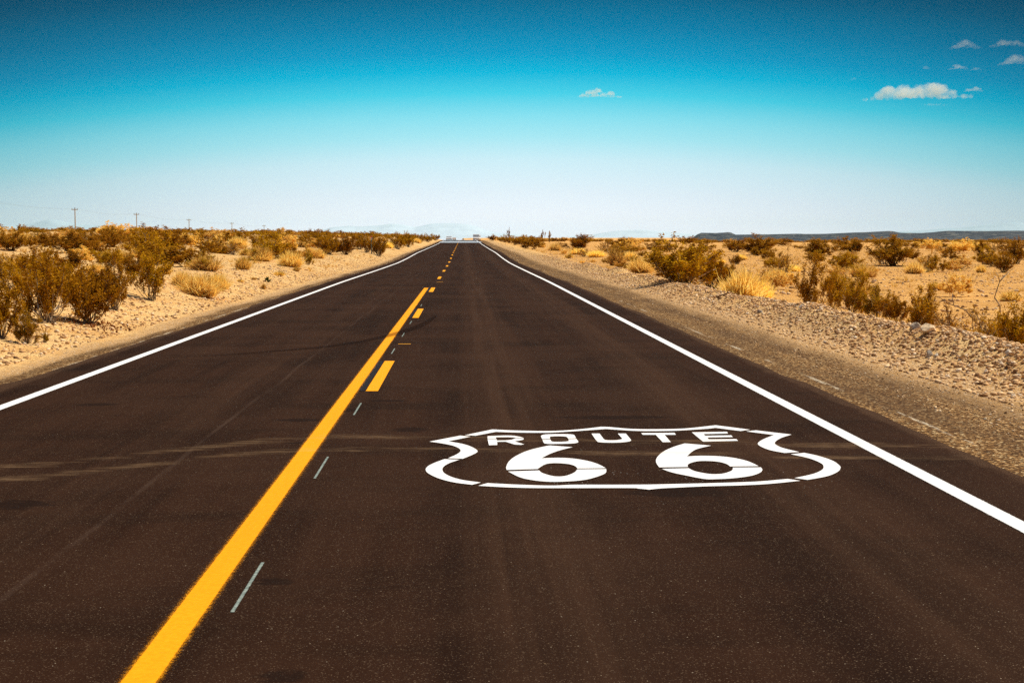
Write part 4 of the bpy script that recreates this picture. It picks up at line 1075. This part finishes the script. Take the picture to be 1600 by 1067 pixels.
mt1 = [(380, 374), (440, 370), (500, 360), (520, 355), (545, 353), (560, 354), (590, 352.5), (612, 349.5), (630, 351), (645, 355), (660, 353), (672, 349.8), (690, 348.8), (712, 349), (732, 351), (745, 354), (760, 360), (780, 364), (830, 369), (880, 374)]
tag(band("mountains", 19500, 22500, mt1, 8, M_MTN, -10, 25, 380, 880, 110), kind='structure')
mt2 = [(-200, 352), (-60, 352), (30, 352), (50, 349), (62, 346), (78, 342.5), (90, 343.5), (105, 347), (130, 351), (180, 354), (260, 358), (330, 372)]
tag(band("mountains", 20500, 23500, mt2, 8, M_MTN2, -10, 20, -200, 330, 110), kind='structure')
mt3 = [(1350, 372), (1400, 362), (1450, 359.5), (1474, 357), (1500, 356), (1520, 353), (1545, 350.5), (1570, 348.5), (1590, 347), (1610, 349), (1700, 345), (1900, 352), (2000, 368)]
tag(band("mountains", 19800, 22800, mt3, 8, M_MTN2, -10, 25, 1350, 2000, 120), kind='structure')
mt4 = [(860, 372), (930, 366), (960, 361), (1000, 359), (1030, 361), (1080, 366), (1130, 372)]
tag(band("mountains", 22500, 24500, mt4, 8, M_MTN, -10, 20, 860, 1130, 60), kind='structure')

# ------------------------------------------------------------------ clouds
def cloud_material(dens):
    m, n = mat("cloud_vapour")
    O = n.node('ShaderNodeTexCoord').outputs['Object']
    d = n.rng(n.noise(O, .012, 5, .6), .36, .60, .12, 1.0)
    v = n.node('ShaderNodeVolumePrincipled', {'Color': (.80, .95, 1, 1), 'Density': n.math('MULTIPLY', d, dens), 'Anisotropy': .0}).outputs[0]
    out(n, None, v); return m
def cloud(px, py, w, h, label, seed, dens, dist=9000, flatb=.35):
    import bmesh
    r = random.Random(seed); c0 = at_dist(px, py, dist); W_, H_ = w * dist / F, h * dist / F
    bm = bmesh.new(); N = max(9, int(w / 6))
    for i in range(N * 2):
        u = (i % N + .5) / N * 2 - 1; env = (1 - abs(u) ** 2.2) * (.55 + .55 * r.random())
        if i >= N: env *= .6
        rad = max(H_ * .10, H_ * .36 * env); x = u * W_ * .46 + r.uniform(-.03, .03) * W_
        z = (rad - H_ * .48) + H_ * .30 * env * r.random() * (1 if i < N else .4)
        ret = bmesh.ops.create_icosphere(bm, subdivisions=3, radius=rad)
        for v_ in ret['verts']:
            v_.co.x *= 1.35; v_.co.y *= 1.6
            if v_.co.z < 0: v_.co.z *= flatb
            v_.co += Vector((x, r.uniform(-.3, .3) * H_ if v_ is ret['verts'][0] else 0, z))
    me = bpy.data.meshes.new("cloud"); bm.to_mesh(me); bm.free(); me.materials.append(cloud_material(dens))
    o = bpy.data.objects.new("cloud", me); COL.objects.link(o); o.location = c0; o.rotation_euler = (0, 0, R(-math.degrees(math.atan2(c0.x, c0.y))))
    md = o.modifiers.new("union", 'REMESH'); md.mode = 'VOXEL'; md.voxel_size = max(H_ / 26, 2.0)
    tx = bpy.data.textures.new("cloud_lumps", 'CLOUDS'); tx.noise_scale = H_ * .22; tx.noise_depth = 3
    dm = o.modifiers.new("lumps", 'DISPLACE'); dm.texture = tx; dm.strength = H_ * .32; dm.mid_level = .55; dm.texture_coords = 'LOCAL'
    tag(o, label, "cloud", "small clouds in the blue sky"); return o
CL = [(935, 146.5, 82, 16, "lone small white cloud above the middle of the sky", .017), (1434, 141, 168, 36, "largest and whitest cloud, with puffy lobes", .013), (1521, 139, 32, 11, "small puff off the tip of the largest cloud", .014),
      (1507, 69, 52, 19, "grey-blue cloud beside the pair at the frame's edge", .0042), (1574, 65, 58, 20, "upper grey-blue cloud at the frame's edge", .0042), (1584, 92, 52, 24, "lower ragged cloud at the frame's edge", .004),
      (1497, 105, 36, 10, "thin cloud midway between the grey ones and the largest", .010), (1524, 108, 24, 6, "small wisp beside the thin midway cloud", .009), (1460, 163, 44, 7, "thin streak of cloud under the largest one", .010), (1447, 106, 12, 7, "tiny faint scrap of cloud above the largest one", .007), (1334, 123.5, 9, 5, "faintest speck of cloud over the largest one's tail", .006)]
for i, (px, py, w, h, lab, dn) in enumerate(CL): cloud(px, py, w, h, lab, 40 + i, dn)

# ------------------------------------------------------------------ haze
m, n = mat("haze_air"); out(n, None, n.node('ShaderNodeVolumePrincipled', {'Color': (.45, .85, 1.0, 1), 'Density': HAZE_D, 'Anisotropy': .0}).outputs[0])
mb = MB(); mb.box((0, 13300, 130), (25800, 27000, 330)); hz = mb.build("haze", m); tag(hz, kind='stuff')
